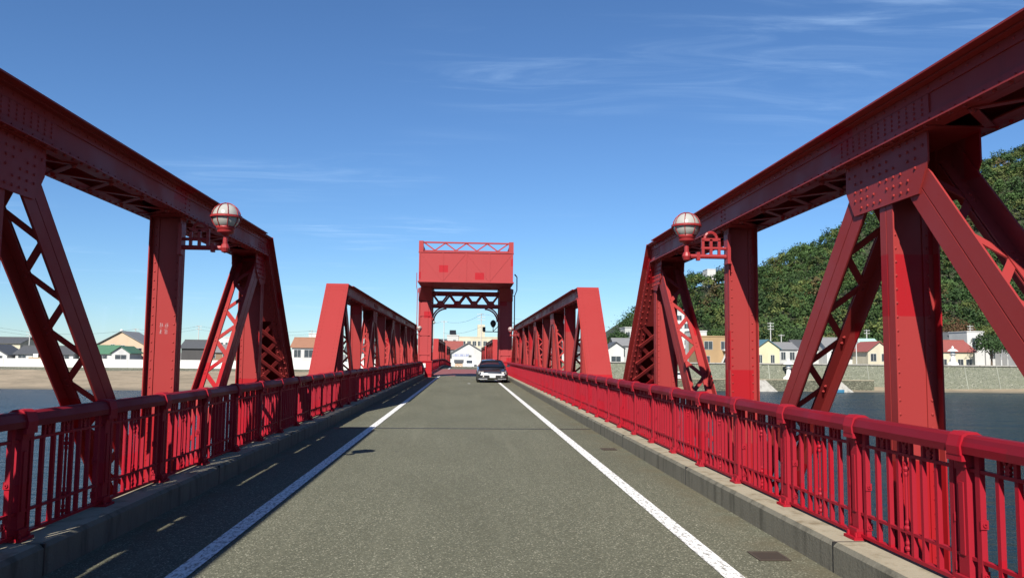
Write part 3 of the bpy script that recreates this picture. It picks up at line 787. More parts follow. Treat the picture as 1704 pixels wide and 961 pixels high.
# ------------------------------------------------------------------ car
def make_car():
    root = thing('car', 'dark grey sports coupe with black windscreen driving toward the viewer', 'car', (1.62, 46.3, 0.0))
    paint = mat('gunmetal_paint', (0.085, 0.09, 0.10), 0.25, 0.75); NT(paint).b.inputs['Coat Weight'].default_value = 0.8
    chrome = mat('silver_bumper', (0.26, 0.26, 0.27), 0.35, 0.4); glass = mat('car_glass', (0.008, 0.011, 0.018), 0.05, 0, 0.7)
    lens = mat('headlamp_lens', (0.34, 0.33, 0.31), 0.1, 0.3); tyre = mat('tyre_rubber', (0.015, 0.015, 0.015), 0.85); rim = mat('alloy_rim', (0.5, 0.5, 0.52), 0.3, 0.9)
    ST = [(0.0, .24, .50, .57, .60), (.06, .20, .56, .63, .74), (.22, .18, .62, .69, .83), (.6, .18, .69, .77, .87), (1.1, .18, .76, .84, .88), (1.45, .18, .82, .89, .88),
          (2.2, .18, .86, .92, .88), (3.2, .18, .89, .95, .88), (3.8, .19, .91, .99, .87), (4.25, .24, .90, .98, .83), (4.42, .32, .82, .90, .74)]
    def loft(rows, close=True):
        b = MB(); n = len(rows[0]); vs = [p for r in rows for p in r]
        fs = [(k*n+i, k*n+i+1, (k+1)*n+i+1, (k+1)*n+i) for k in range(len(rows)-1) for i in range(n-1)]
        if close: fs += [tuple(range(n))[::-1], tuple(range((len(rows)-1)*n, len(rows)*n))]
        b.add(vs, fs); return b
    rows = []
    for y, zb, zs, zt, w in ST:
        half = [(w*.55, zb), (w*.93, zb+.04), (w, zb+.20), (w*.995, zs-.10), (w*.95, zs), (w*.80, zt-.035), (w*.45, zt-.006)]
        rows.append([(-x, y, z) for x, z in half] + [(0, y, zt)] + [(x, y, z) for x, z in half[::-1]] + [(-half[0][0], y, half[0][1])])
    loft(rows).build('body', paint, root, smooth=True)
    GH = [(1.30, .88, .885, .66), (1.62, 1.05, .90, .665), (2.05, 1.255, .92, .60), (2.35, 1.30, .92, .575), (2.9, 1.31, .93, .575), (3.4, 1.22, .95, .60), (3.85, 1.03, .97, .64), (4.0, .985, .975, .64)]
    rows = []
    for y, zt, zb, w in GH:
        wb = .80
        half = [(wb, zb-.02), (wb-.02, zb+.01), (w+(wb-w)*.30, zb+(zt-zb)*.70), (w*.92, zt-.02), (w*.5, zt)]
        rows.append([(-x, y, z) for x, z in half] + [(0, y, zt+.008)] + [(x, y, z) for x, z in half[::-1]])
    loft(rows).build('windows', glass, root, smooth=True)
    rows = []
    for y, zt, zb, w in GH[2:6]: rows.append([(-w*1.02, y, zt-.035), (-w*.93, y, zt-.012), (-w*.5, y, zt+.012), (0, y, zt+.022), (w*.5, y, zt+.012), (w*.93, y, zt-.012), (w*1.02, y, zt-.035)])
    loft(rows, False).build('roof', paint, root, smooth=True)
    for s in (-1, 1):
        b = MB(); b.beam((s*.775, 1.36, .905), (s*.60, 2.05, 1.25), .05, .035); b.build('pillar', paint, root)
        b = MB(); b.hexa([(s*.50,-.012,.50),(s*.80,.12,.50),(s*.82,.25,.56),(s*.50,.10,.56),(s*.50,.02,.60),(s*.76,.14,.615),(s*.80,.32,.66),(s*.52,.20,.66)])
        if s < 0: b.f = [q[::-1] for q in b.f]
        h = b.build('headlight', lens, root)
        b = MB(); b.lathe([(.001,-.04),(.045,-.035),(.055,0)], (s*.60, .02, .555), 10, 'y'); b.build('bulb', M['white'], h, smooth=True)
        b = MB(); b.hexa([(s*.90,1.42,.90),(s*1.06,1.45,.90),(s*1.06,1.56,.91),(s*.90,1.56,.91),(s*.90,1.43,1.02),(s*1.05,1.46,1.01),(s*1.05,1.55,1.01),(s*.90,1.55,1.02)]); b.beam((s*.80,1.5,.90), (s*.93,1.5,.94), .06, .04)
        b.build('mirror', paint, root)
        b = MB(); b.lathe([(.001,-.03),(.05,-.028),(.06,0)], (s*.52, -.035, .34), 10, 'y'); b.build('fog_lamp', lens, root, smooth=True)
        b = MB(); b.box(min(s*.36, s*.68), max(s*.36, s*.68), -.030, .10, .26, .42); b.build('air_intake', M['black'], root)
        b = MB(); b.hexa([(s*.30,-.075,.20),(s*.78,-.02,.20),(s*.84,.2,.20),(s*.30,.2,.20),(s*.30,-.07,.245),(s*.77,-.015,.245),(s*.83,.2,.245),(s*.30,.2,.245)])
        if s < 0: b.f = [q[::-1] for q in b.f]
        b.build('splitter', chrome, root)
        for y in (.82, 3.45):
            c = (s*.80, y, .315)
            b = MB(); b.lathe([(.21,-.10),(.30,-.10),(.315,-.06),(.315,.06),(.30,.10),(.21,.10)], c, 20, 'x'); w = b.build('wheel', tyre, root, smooth=True)
            b = MB(); b.lathe([(.001,s*.07),(.08,s*.085),(.20,s*.07),(.212,s*.095)], c, 14, 'x'); b.build('rim', rim, w)
    b = MB(); b.box(-.34, .34, -.035, .1, .26, .42); b.build('grille', M['black'], root)
    b = MB(); b.hexa([(-.70,-.045,.43),(.70,-.045,.43),(.72,.08,.43),(-.72,.08,.43),(-.66,-.02,.52),(.66,-.02,.52),(.70,.08,.53),(-.70,.08,.53)]); b.build('bumper', chrome, root)
    b = MB(); b.box(-.165, .165, -.062, -.046, .30, .465); b.build('number_plate', M['white'], root)
    b = MB(); b.box(-.35, .35, 2.02, 2.06, 1.262, 1.274); b.build('wiper', M['black'], root)
make_car()

# ------------------------------------------------------------------ far bank: ground, beach, walls
sandm = mat('beach_sand', (0.40, 0.33, 0.23), 0.95); g = NT(sandm); p = g.pos()
cc = g.mix(g.ramp(g.noise(g.scale(p, (.16, .26, 1)), 1.0, 7, .72), .38, .64), (0.27, 0.215, 0.145), (0.18, 0.145, 0.095))
sxx = g.new('ShaderNodeSeparateXYZ'); g.put(sxx.inputs[0], p)
cc = g.mix(g.ramp(sxx.outputs['Z'], -5.3, -4.7, 1, 0), cc, (0.11, 0.095, 0.068))
cc = g.mix(g.math('MULTIPLY', g.ramp(g.noise(p, 1.1, 4, .8), .62, .70), .6), cc, (0.14, 0.12, 0.09)); g.base(cc); g.bump(g.noise(p, 1.5, 6), .5, .15)
def sheet(name, xs, ys, fz, m, **kw):
    vs = [(x, y, fz(x, y)) for y in ys for x in xs]; n = len(xs)
    b = MB(); b.add(vs, [(j*n+i, j*n+i+1, (j+1)*n+i+1, (j+1)*n+i) for j in range(len(ys)-1) for i in range(n-1)])
    return b.build(name, m, smooth=True, **kw)
def beach_z(x, y):
    t = (y-148-4*math.sin(x*.021)-2*math.sin(x*.07+1))/38.0
    return -5.5 + max(0, min(1, t))**0.8*3.0 + .12*math.sin(x*.9+y)*(0.3 < t < .95)
sheet('beach', [-600+i*8 for i in range(74)], [144+i*1.6 for i in range(28)], beach_z, sandm, kind='structure')
townm = plain('town_ground', (0.28, 0.27, 0.24), .3, .2)
b = MB(); b.add([(-4000,186.4,-1.3),(-9,186.4,-1.3),(-9,6000,-1.3),(-4000,6000,-1.3)], [(0,1,2,3)]); b.add([(-9,171,-1.3),(4000,171,-1.3),(4000,6000,-1.3),(-9,6000,-1.3)], [(0,1,2,3)])
b.build('ground', townm, kind='structure')
def stone_mat(name, a, bb, j, sc=1.0, squash=0.6):
    m = mat(name, a, 0.95); g = NT(m); p = g.pos(); q = g.scale(p, (1.0*sc, 1.0*sc, 1.5*sc))
    vo = g.new('ShaderNodeTexVoronoi', feature='DISTANCE_TO_EDGE'); g.put(vo.inputs['Vector'], q); vo.inputs['Scale'].default_value = 1.0
    v2 = g.new('ShaderNodeTexVoronoi'); g.put(v2.inputs['Vector'], q); v2.inputs['Scale'].default_value = 1.0
    sp = g.new('ShaderNodeSeparateColor'); g.put(sp.inputs[0], v2.outputs['Color'])
    c = g.mix(sp.outputs[0], a, bb); c = g.mix(g.ramp(vo.outputs[0], 0.02, 0.09, 1, 0), c, j)
    c = g.mix(g.ramp(g.noise(g.scale(p, (.05, .05, .4)), 1.0, 5, .7), .45, .7, 0, .5), c, (0.13, 0.14, 0.09))
    g.base(c); g.bump(g.ramp(vo.outputs[0], 0, .12), 0.7, .12); return m
M['stone'] = stone_mat('river_wall_stone', (0.165, 0.175, 0.125), (0.10, 0.112, 0.078), (0.25, 0.25, 0.20), 2.2)
M['rough_stone'] = stone_mat('revetment_stone', (0.15, 0.15, 0.105), (0.085, 0.088, 0.06), (0.05, 0.05, 0.036), 1.8)
M['wallwhite'] = plain('flood_wall_white', (0.62, 0.615, 0.59), .12, .12)
M['stone_joint'] = plain('wall_joint_mortar', (.24,.25,.20), .3, .5)
WR = thing('river_wall', 'long pale green-grey stone river wall below the wooded hill', 'wall', (0, 171, WATER))
b = MB(); b.ext([(169.6-171, -.6), (170.9-171, 5.55), (172.2-171, 5.55), (172.2-171, -.6)], 'yz', 10, 420); b.build('masonry', M['stone'], WR)
b = MB(); b.box(10, 420, -.35, 1.25, 5.55, 5.78); b.build('coping', M['concrete'], WR)
for i in range(38):
    b = MB(); xx = 14+i*7.3; b.hexa([(xx, -1.37, .3), (xx+.22, -1.37, .3), (xx+.22, -1.1, .3), (xx, -1.1, .3), (xx, -.16, 5.54), (xx+.22, -.16, 5.54), (xx+.22, .1, 5.54), (xx, .1, 5.54)]); b.build('wall_joint', M['stone_joint'], WR)
QY = thing('stone_quay', 'low stone landing quay with sloping ramps at the foot of the river wall', 'quay', (0, 168, WATER))
b = MB(); b.box(46, 86, -2.2, 1.9, -.6, 2.3); b.box(12, 45.9, 0.4, 1.9, -.6, 2.0); b.build('platform', M['rough_stone'], QY)
b = MB(); b.box(46, 86, -2.25, -1.6, 2.3, 2.5); b.box(12, 45.9, .3, 0.9, 2.0, 2.18); b.build('edge_stone', M['kerb_top'], QY)
for x in (62, 78): 
    b = MB(); b.hexa([(x, -5.5, -.5), (x+2.6, -5.5, -.5), (x+2.6, -2.26, -.5), (x, -2.26, -.5), (x-1.5, -5.4, -.3), (x+1.1, -5.4, -.3), (x+.6, -2.26, 2.3), (x-2.0, -2.26, 2.3)]); b.build('ramp', M['concrete'], QY)
b = MB(); vs = []
sheet('foreshore', [10+i*6 for i in range(69)], [163.5, 165, 166.5, 168, 169.9], lambda x, y: -5.35+max(0, (y-164-1.2*math.sin(x*.13)))*.16+.05*math.sin(x*1.7), sandm, kind='structure')
WL = thing('flood_wall', 'long low white flood wall behind the sandy beach', 'wall', (0, 186, -2.2))
b = MB(); b.box(-420, -8, 0, .5, 0, 1.95); b.build('panel', M['wallwhite'], WL)
b = MB(); b.box(-420, -8, -.06, .56, 1.95, 2.07); b.build('coping', M['wallwhite'], WL)
for i in range(30):
    b = MB(); b.box(-22-i*9.0, -21.9-i*9.0, -.015, 0, 0.02, 1.93); b.build('joint', M['concrete'], WL)
RV = thing('stone_revetment', 'rough sloping stone revetment between sand and white flood wall', 'revetment', (0, 184, -2.6))
b = MB(); b.ext([(-3.4, -.3), (1.98, .62), (1.98, -.3)], 'yz', -420, -8); b.build('stones', M['rough_stone'], RV)

# ------------------------------------------------------------------ buildings
WALLS = {k: plain('wall_'+k, c, .18, .3) for k, c in dict(white=(.46,.46,.44), cream=(.46,.42,.31), beige=(.44,.33,.23), grey=(.42,.42,.41), yellow=(.48,.45,.29), tan=(.30,.20,.10), black=(.045,.043,.042), pale=(.38,.39,.37), mint=(.40,.55,.48), wood=(.20,.13,.08)).items()}
ROOFS = {k: roof_mat('roof_'+k, c) for k, c in dict(dark=(.075,.078,.082), grey=(.20,.20,.20), green=(.07,.17,.10), red=(.27,.075,.06), brown=(.30,.15,.09), teal=(.07,.16,.20), mint=(.35,.55,.47)).items()}
M['frame'] = mat('window_frame', (.45,.45,.44), .5)
def building(name, label, cat, px0, px1, pyr, pye, Y, wall, roof, axis='x', depth=8.0, base=-1.35, wins=(), over=0.45, extra=None):
    """px0..px1 wall edges, pye eave line, pyr ridge line in the photograph, on the plane Y where its front wall stands"""
    x0, x1 = onY(px0, pye, Y).x, onY(px1, pye, Y).x; ze = onY((px0+px1)/2, pye, Y).z; zr = onY((px0+px1)/2, pyr, Y).z
    cx = (x0+x1)/2; w = (x1-x0)/2; root = thing(name, label, cat, (cx, Y, base)); he, hr = ze-base, zr-base
    b = MB()
    if roof is None: b.box(-w, w, 0, depth, 0, he)
    elif axis == 'y': b.ext([(-w,0),(w,0),(w,he),(0,hr-.12),(-w,he)], 'xz', 0, depth)
    else: b.ext([(0,0),(depth,0),(depth,he),(depth/2,hr-.12),(0,he)], 'yz', -w, w)
    wl_ = b.build('wall', WALLS[wall], root)
    b = MB(); t = .14
    if roof is None:
        b.box(-w-.12, w+.12, -.12, depth+.12, he, he+.25); b.build('parapet', WALLS[wall], root)
    elif axis == 'y':
        sl = (hr-he)/w; o = over
        b.ext([(-w-o, he-sl*o), (0, hr), (w+o, he-sl*o), (w+o, he-sl*o+t), (0, hr+t), (-w-o, he-sl*o+t)], 'xz', -o, depth+o); b.build('roof', ROOFS[roof], root)
    else:
        d2 = depth/2; sl = (hr-he)/d2; o = over
        b.ext([(-o, he-sl*o), (d2, hr), (depth+o, he-sl*o), (depth+o, he-sl*o+t), (d2, hr+t), (-o, he-sl*o+t)], 'yz', -w-o, w+o)
        rf = b.build('roof', ROOFS[roof], root)
        c = MB(); c.box(-w-o-.02, w+o+.02, d2-.16, d2+.16, hr+t-.05, hr+t+.13); c.build('ridge_cap', ROOFS[roof], rf)
    for (u0, u1, v0, v1) in wins:          # fractions of wall width and eave height
        a0, a1, c0, c1 = -w+u0*2*w, -w+u1*2*w, v0*he, v1*he
        f = MB(); f.box(a0-.06, a1+.06, -.07, -.002, c0-.06, c1+.06); wf = f.build('window', M['frame'], root)
        m_ = (a0+a1)/2
        for q0, q1 in ((a0, m_-.03), (m_+.03, a1)):
            f = MB(); f.box(q0, q1, -.085, -.071, c0, c1); f.build('pane', M['glass'], wf)
    if extra: extra(root, w, he, hr, depth)
    return root
W2 = ((.12,.36,.50,.85), (.60,.86,.50,.85)); W1 = ((.2,.5,.45,.85),)
def rows(n, m): return tuple((.06+i*.92/n, .06+i*.92/n+.6/n, .12+j*.86/m, .12+j*.86/m+.5/m) for i in range(n) for j in range(m))
Bd = building
# beach side, left to right
Bd('house', 'two storey house with cream upper wall behind the power pole', 'house', -40, 34, 561, 570, 214, 'cream', 'dark', 'x', 9, wins=W2)
Bd('house', 'low white gabled house with dark tiled roof behind the flood wall', 'house', -45, 12, 573, 589, 196, 'white', 'dark', 'y', 8, wins=W2)
def porch(root, w, he, hr, d):
    for i, c in enumerate(((.75,.72,.66), (.80,.40,.42))):
        b = MB(); b.box(-w*.35+i*w*.55, -w*.35+i*w*.55+1.1, -.5, -.44, he*.62, he*.98); b.build('hung_bedding', mat('bedding%d' % i, c, .9), root)
    b = MB(); b.box(-w*.5, w*.6, -.65, -.55, he*.45, he*.62); b.build('balcony_rail', WALLS['tan'], root)
Bd('house', 'long white house with dark roof and bedding hung out to air', 'house', 26, 122, 576, 588, 198, 'white', 'dark', 'x', 8, wins=((.05,.18,.55,.88),(.30,.44,.50,.9),(.52,.62,.50,.9),(.78,.93,.5,.85)), extra=porch)
Bd('house', 'plain grey house with dark roof half hidden by the green roofed house', 'house', 100, 150, 575, 586, 206, 'pale', 'dark', 'x', 8, wins=W2)
def unit(root, w, he, hr, d):
    b = MB(); b.box(w*.25, w*.25+.8, -.4, -.02, he*.72, he*.72+.6); b.build('air_conditioner', M['white'], root)
    b = MB(); b.lathe([(.001,.0),(.3,.05),(.38,.3),(.3,.55),(.001,.62)], (-w*.3, d*.4, hr+.05), 10); b.build('water_tank', M['white'], root)
Bd('house', 'tall beige house with one long sloping grey roof', 'house', 163, 240, 551, 572, 206, 'beige', 'grey', 'y', 10, wins=((.28,.36,.80,.98),(.50,.58,.76,.94),(.80,.95,.62,.80)), extra=unit)
Bd('house', 'single storey house with green metal roof and grey gable', 'house', 132, 186, 575, 587, 199, 'white', 'green', 'x', 7, wins=W2)
Bd('house', 'small grey gabled wing with wide dark window beside the green roof', 'house', 186, 216, 576, 586, 196, 'grey', 'green', 'y', 7, wins=((.2,.82,.35,.8),))
Bd('shed', 'black timber shed with grey roof behind the flood wall', 'shed', 302, 342, 566, 578, 197, 'black', 'dark', 'x', 7)
Bd('house', 'grey roofed low house beside the black timber shed', 'house', 340, 392, 574, 585, 199, 'wood', 'grey', 'x', 8, wins=W2)
Bd('building', 'white flat roofed building standing behind the black shed', 'building', 350, 388, 561, 561, 236, 'white', None, 'x', 10, wins=rows(3, 2))
Bd('house', 'dark roofed house just left of the second truss end', 'house', 395, 470, 572, 585, 203, 'grey', 'dark', 'x', 8, wins=W2)
Bd('house', 'white house with mottled brown tiled roof beside the second truss end', 'house', 486, 560, 562, 577, 199, 'white', 'brown', 'x', 9, wins=((.05,.2,.45,.85),(.28,.48,.45,.85),(.6,.9,.4,.8)))
Bd('building', 'plain white block behind the brown tiled roof', 'building', 514, 556, 555, 555, 240, 'white', None, 'x', 9, wins=rows(3, 2))
Bd('house', 'pale house with dark roof hidden behind the beach-side second truss', 'house', 575, 640, 572, 584, 204, 'pale', 'dark', 'x', 8, wins=W2)
# centre, at the end of the road
def lettering(root, w, he, hr, d):
    bl = mat('blue_lettering', (.10,.16,.42), .6); b = MB(); x = -w*.95
    for i in range(9):
        for (u0, u1, v0, v1) in ((0,.36,.0,.07),(0,.36,.42,.49),(0,.07,.0,.49),(.15,.21,.1,.6),(.29,.36,.1,.5))[:3+(i*2) % 3]: b.box(x+u0, x+u1, -.03, -.01, he*.74+v0, he*.74+v1)
        x += .46
    b.build('lettering', bl, root)
Bd('shop_building', 'white gabled shop front with blue lettering at the end of the road', 'building', 752, 806, 570, 586, 197, 'white', 'grey', 'y', 12, wins=((.52,.60,.70,.82),), extra=lettering)
Bd('building', 'cream flat roofed block with stair tower above the white gable', 'building', 745, 842, 561, 561, 262, 'cream', None, 'x', 14, wins=rows(10, 3), extra=lambda root, w, he, hr, d: (lambda b: (b.box(w*.02, w*.27, .5, 5, he+.25, he+4.2), b.build('stair_tower', WALLS['cream'], root)))(MB()))
Bd('building', 'white block with dark solar panel on its roof', 'building', 744, 763, 558, 558, 236, 'white', None, 'x', 8, wins=((.55,.75,.72,.86),), extra=lambda root, w, he, hr, d: (lambda b: (b.hexa([(-w*.5,1,he+.3),(w*.6,1,he+.3),(w*.6,3.5,he+.3),(-w*.5,3.5,he+.3),(-w*.6,1,he+.5),(w*.5,1,he+.5),(w*.5,3.5,he+1.7),(-w*.6,3.5,he+1.7)]), b.build('solar_panel', M['black'], root)))(MB()))
Bd('house', 'house with dull red roof left of the white gable', 'house', 738, 768, 568, 580, 214, 'white', 'red', 'x', 8, wins=W1)
Bd('building', 'long low grey building with dark roof left of the road end', 'building', 640, 742, 564, 571, 232, 'pale', 'dark', 'x', 10, wins=rows(9, 1))
Bd('house', 'beige roadside hut with slanting dark roof at the bridge foot', 'hut', 757, 770, 600, 603, 188, 'beige', 'dark', 'x', 3, over=.2)
Bd('building', 'cream house right of the white gable behind the truss', 'building', 838, 905, 563, 575, 215, 'cream', 'grey', 'x', 9, wins=rows(5, 2))
Bd('house', 'white walled house with grey roof hidden behind the hill-side trusses', 'house', 905, 985, 570, 582, 205, 'white', 'dark', 'x', 9, wins=W2)
# hill side
Bd('house', 'small white gabled cottage with dark roof left of the near end post', 'house', 1012, 1038, 569, 578, 192, 'white', 'dark', 'y', 7, wins=((.2,.8,.25,.6),))
Bd('house', 'grey roofed house behind the white gabled cottage', 'house', 1024, 1068, 563, 574, 208, 'pale', 'grey', 'x', 8, wins=W2)
Bd('building', 'white tower block with balconies behind the cottage', 'building', 1040, 1062, 545, 545, 226, 'pale', None, 'x', 8, wins=rows(2, 4))
Bd('building', 'tall white block framed by the near laced diagonal', 'building', 1124, 1152, 517, 517, 222, 'white', None, 'x', 9, wins=rows(2, 6))
Bd('building', 'white annex roof terrace beside the tan building', 'building', 1150, 1176, 551, 551, 216, 'white', None, 'x', 9, wins=rows(2, 2))
def stairs(root, w, he, hr, d):
    b = MB(); b.beam((w*.05, -.9, 0.2), (w*.55, -.9, he*.62), .8, .18); b.build('outside_stair', M['grey_pole'], root)
    b = MB(); b.box(w*.3, w*1.0, -1.3, -.02, he*.58, he*.63); b.build('landing', M['grey_pole'], root)
Bd('building', 'two storey tan building with an outside staircase', 'building', 1163, 1222, 560, 560, 193, 'tan', None, 'x', 9, wins=((.15,.38,.62,.86),(.62,.8,.62,.86),(.1,.3,.15,.42),(.7,.9,.15,.42)), extra=stairs)
Bd('house', 'pale yellow house with blue grey gabled roof above the river wall', 'house', 1258, 1297, 565, 579, 190, 'yellow', 'teal', 'y', 9, wins=((.1,.25,.35,.7),(.62,.78,.35,.7)))
Bd('house', 'low grey roofed house right of the yellow one', 'house', 1296, 1326, 570, 580, 197, 'pale', 'grey', 'x', 8, wins=W2)
Bd('house', 'dark roofed house behind the near diagonal brace', 'house', 1326, 1362, 566, 579, 205, 'white', 'dark', 'x', 8, wins=W2)
Bd('house', 'grey roofed white house left of the mint roof', 'house', 1376, 1434, 562, 578, 200, 'white', 'grey', 'x', 9, wins=W2)
Bd('house', 'white house with mint green metal roof', 'house', 1434, 1466, 564, 574, 204, 'white', 'mint', 'x', 8, wins=W2)
Bd('house', 'red roofed gabled hall partly behind the wide near post', 'house', 1444, 1482, 568, 583, 192, 'cream', 'red', 'y', 9, wins=W2)
Bd('house', 'long hall with dull red hipped roof right of the wide near post', 'house', 1562, 1622, 566, 584, 192, 'cream', 'red', 'x', 10, wins=rows(4, 1))
Bd('house', 'dark grey gabled roof house behind the red hall', 'house', 1572, 1612, 553, 572, 210, 'grey', 'dark', 'x', 9, wins=W2)
Bd('building', 'white two storey block with dark window bay beside the red hall', 'building', 1609, 1637, 552, 552, 204, 'white', None, 'x', 8, wins=((.28,.66,.55,.85),))
Bd('house', 'dark roofed house between the roadside trees', 'house', 1640, 1692, 561, 575, 212, 'white', 'dark', 'x', 9, wins=W2)
Bd('house', 'white house with red awning at the foot of the floodlight pole', 'house', 1690, 1750, 568, 580, 196, 'white', 'red', 'x', 8, wins=W2)
Bd('building', 'white hilltop building poking out of the treetops', 'building', 1177, 1191, 448, 448, 395, 'white', None, 'x', 8, base=28, wins=rows(3, 1))

# ------------------------------------------------------------------ poles, wires, small things on the far bank
def pole(label, px, pyt, Y, arms=2, base=-1.3, r=.16, arm=1.6):
    t = onY(px, pyt, Y); root = thing('utility_pole', label, 'pole', (t.x, Y, base), 'utility poles on the far bank'); H = t.z-base
    b = MB(); b.tube((0,0,0), (0,0,H), r, r*.65, 8); b.build('shaft', M['grey_pole'], root)
    for i in range(arms):
        b = MB(); z = H-.35-i*.75; b.box(-arm/2, arm/2, -.05-r, .05-r, z, z+.10)
        for x in (-arm*.45, -arm*.2, arm*.2, arm*.45): b.tube((x, -r, z+.1), (x, -r, z+.3), .04, .03, 6)
        b.build('cross_arm', M['grey_pole'], root)
    return (t.x, Y-.2, t.z-.2)
A = pole('utility pole by the cream upper walled house', 50, 551, 204)
Bp = pole('utility pole rising behind the beige house', 226, 546, 222)
C_ = pole('utility pole between beige house and black shed, two arms', 331, 541, 224)
D_ = pole('utility pole left of the brown tiled house', 519, 549, 228, 1)
E_ = pole('slim white pole left of the road end', 739, 533, 205, 1, r=.14)
F_ = pole('tall pole crowned with arms above the cream stair tower', 801, 521, 224, 3, arm=2.2)
G_ = pole('pole with stepped arms before the hill, beside the lamp post truss', 1282, 536, 204, 3)
H_ = pole('short pole behind the yellow house roof', 1300, 556, 214, 1)
I_ = pole('plain tall pole on the river wall by the mint roof', 1424, 543, 180, 0, r=.13)
J_ = pole('pole with arms behind the mint roof', 1442, 548, 212, 2)
K_ = pole('pole behind the white two storey block', 1614, 541, 214, 2)
def wire(a, c, sag, label):
    b = MB(); pts = []
    for i in range(13):
        t = i/12; pts.append((a[0]+(c[0]-a[0])*t, a[1]+(c[1]-a[1])*t, a[2]+(c[2]-a[2])*t-sag*4*t*(1-t)))
    b.path(pts, .028, 4); b.build('power_line', M['wire'], label=label, category='wire', group='power lines over the far bank')
far_l = (-160, 200, 16.5)
wire(far_l, A, .8, 'power line slanting down to the pole by the cream house')
wire((-160, 200, 15.2), (A[0], A[1], A[2]-.8), .8, 'lower power line slanting down to the pole by the cream house')
wire(A, Bp, .9, 'power line between the cream house pole and the beige house pole')
wire(Bp, C_, .7, 'power line between the beige house pole and the shed pole')
wire((Bp[0], Bp[1], Bp[2]-.8), (C_[0], C_[1], C_[2]-.8), .7, 'lower power line between the beige house pole and the shed pole')
wire(C_, D_, 1.0, 'power line from the shed pole toward the brown tiled house')
wire((C_[0], C_[1], C_[2]-.9), (D_[0], D_[1], D_[2]-.9), 1.0, 'lower power line from the shed pole toward the brown tiled house')
wire(D_, E_, 1.6, 'power line passing behind the beach-side second truss')
wire(E_, F_, 1.2, 'power line sagging under the tower arch to the tall pole')
wire((E_[0], E_[1], E_[2]-3), (F_[0], F_[1], F_[2]-3.5), .8, 'lower power line crossing before the cream stair tower')
wire(F_, (60, 214, 9.5), 1.2, 'power line leaving the tall pole behind the hill-side truss')
wire((60, 214, 9.5), G_, 1.0, 'power line reaching the stepped pole before the hill')
wire(G_, J_, 1.0, 'power line along the foot of the hill')
FL = thing('floodlight_mast', 'tall mast with two rows of floodlights above the river wall trees', 'mast', (onY(1666, 590, 184).x, 184, -1.3))
zt = onY(1666, 531, 184).z+1.3
b = MB(); b.tube((0,0,0), (0,0,zt), .16, .10, 8); b.build('shaft', M['grey_pole'], FL)
for j in (0, 1):
    b = MB(); b.box(-1.4, 1.4, -.06, .06, zt-.1-j*.65, zt-j*.65); b.build('crossbar', M['grey_pole'], FL)
    for x in (-1.2, -.6, .6, 1.2):
        b = MB(); b.lathe([(.001,.12),(.14,.10),(.26,-.12),(.001,-.12)], (x, -.1, zt+.12-j*.65), 8, 'y'); b.build('floodlight', M['white'], FL)
b = MB(); b.tube((1.9, .5, 0), (1.9, .5, zt-3), .12, .08, 8); b.build('companion_pole', M['grey_pole'], FL)
for (px, py, Y, lab) in ((1585, 575, 174, 'white stone lantern standing on the river wall'), (1312, 596, 169.2, 'white stone lantern down on the quay')):
    q = onY(px, py, Y); bz = .45 if Y > 171 else -2.9
    root = thing('stone_lantern', lab, 'lantern', (q.x, Y, bz)); k = (q.z-bz)/2.2
    b = MB(); b.lathe([(.62*k,0),(.55*k,.25*k),(.28*k,.45*k),(.20*k,1.1*k),(.42*k,1.25*k)], (0,0,0), 8); b.build('pedestal', M['white'], root)
    b = MB(); b.lathe([(.26*k,1.25*k),(.26*k,1.6*k)], (0,0,0), 6); b.build('light_box', M['white'], root)
    b = MB(); b.lathe([(.60*k,1.6*k),(.30*k,1.82*k),(.10*k,1.9*k),(.14*k,2.05*k),(.001,2.2*k)], (0,0,0), 8); b.build('cap', M['white'], root)
def van(x, y, z, rz, label, m):
    root = thing('van', label, 'van', (x, y, z), None, rz)
    b = MB(); b.ext([(-1.7,.35),(1.7,.35),(1.7,1.75),(-1.0,1.8),(-1.35,1.05),(-1.7,.95)], 'yz', -.75, .75); b.build('body', m, root)
    b = MB(); b.ext([(-1.36,1.08),(-1.05,1.70),(-1.07,1.71),(-1.39,1.08)], 'yz', -.66, .66); b.build('windscreen', M['glass'], root)
    for s in (-1, 1):
        b = MB(); b.box(s*.75 if s > 0 else -.765, .765 if s > 0 else -.75, -.85, 1.5, 1.1, 1.6); b.build('side_window', M['glass'], root)
        b = MB(); b.box(s*.55-.12, s*.55+.12, -1.72, -1.70, .7, .88); b.build('headlight', M['white'], root)
        for yy in (-1.1, 1.1):
            b = MB(); b.lathe([(.001,-.1),(.28,-.1),(.28,.1),(.001,.1)], (s*.68, yy, .29), 12, 'x'); b.build('wheel', M['black'], root)
van(onY(781, 606, 181).x, 181, prof(181), 0, 'small white van waiting at the far end of the road', M['white'])
van(onY(1128, 608, 169.4).x, 169.1, -3.18, R(90), 'white van parked down on the stone quay', M['white'])
orange = mat('cone_orange', (.65,.13,.03), .6)
for px, n in ((761.5, 'nearer the roadside hut'), (766.5, 'nearer the road centre')):
    root = thing('traffic_cone', 'orange traffic cone at the bridge foot, ' + n, 'cone', (onY(px, 606, 178).x, 178, prof(178)), 'traffic cones at the bridge foot')
    b = MB(); b.box(-.25, .25, -.25, .25, 0, .05); b.build('foot', orange, root)
    b = MB(); b.lathe([(.20,.05),(.13,.36)], (0,0,0), 10); b.lathe([(.10,.52),(.04,.78),(.001,.79)], (0,0,0), 10); b.build('cone_body', orange, root)
    b = MB(); b.lathe([(.131,.36),(.101,.52)], (0,0,0), 10); b.build('reflective_band', M['white'], root)
q = onY(722, 536, 172); root = thing('street_lamp', 'globe street lamp on a slim pole past the tower, beach side', 'lamp', (q.x, 172, -1.0))
H = q.z+1.0
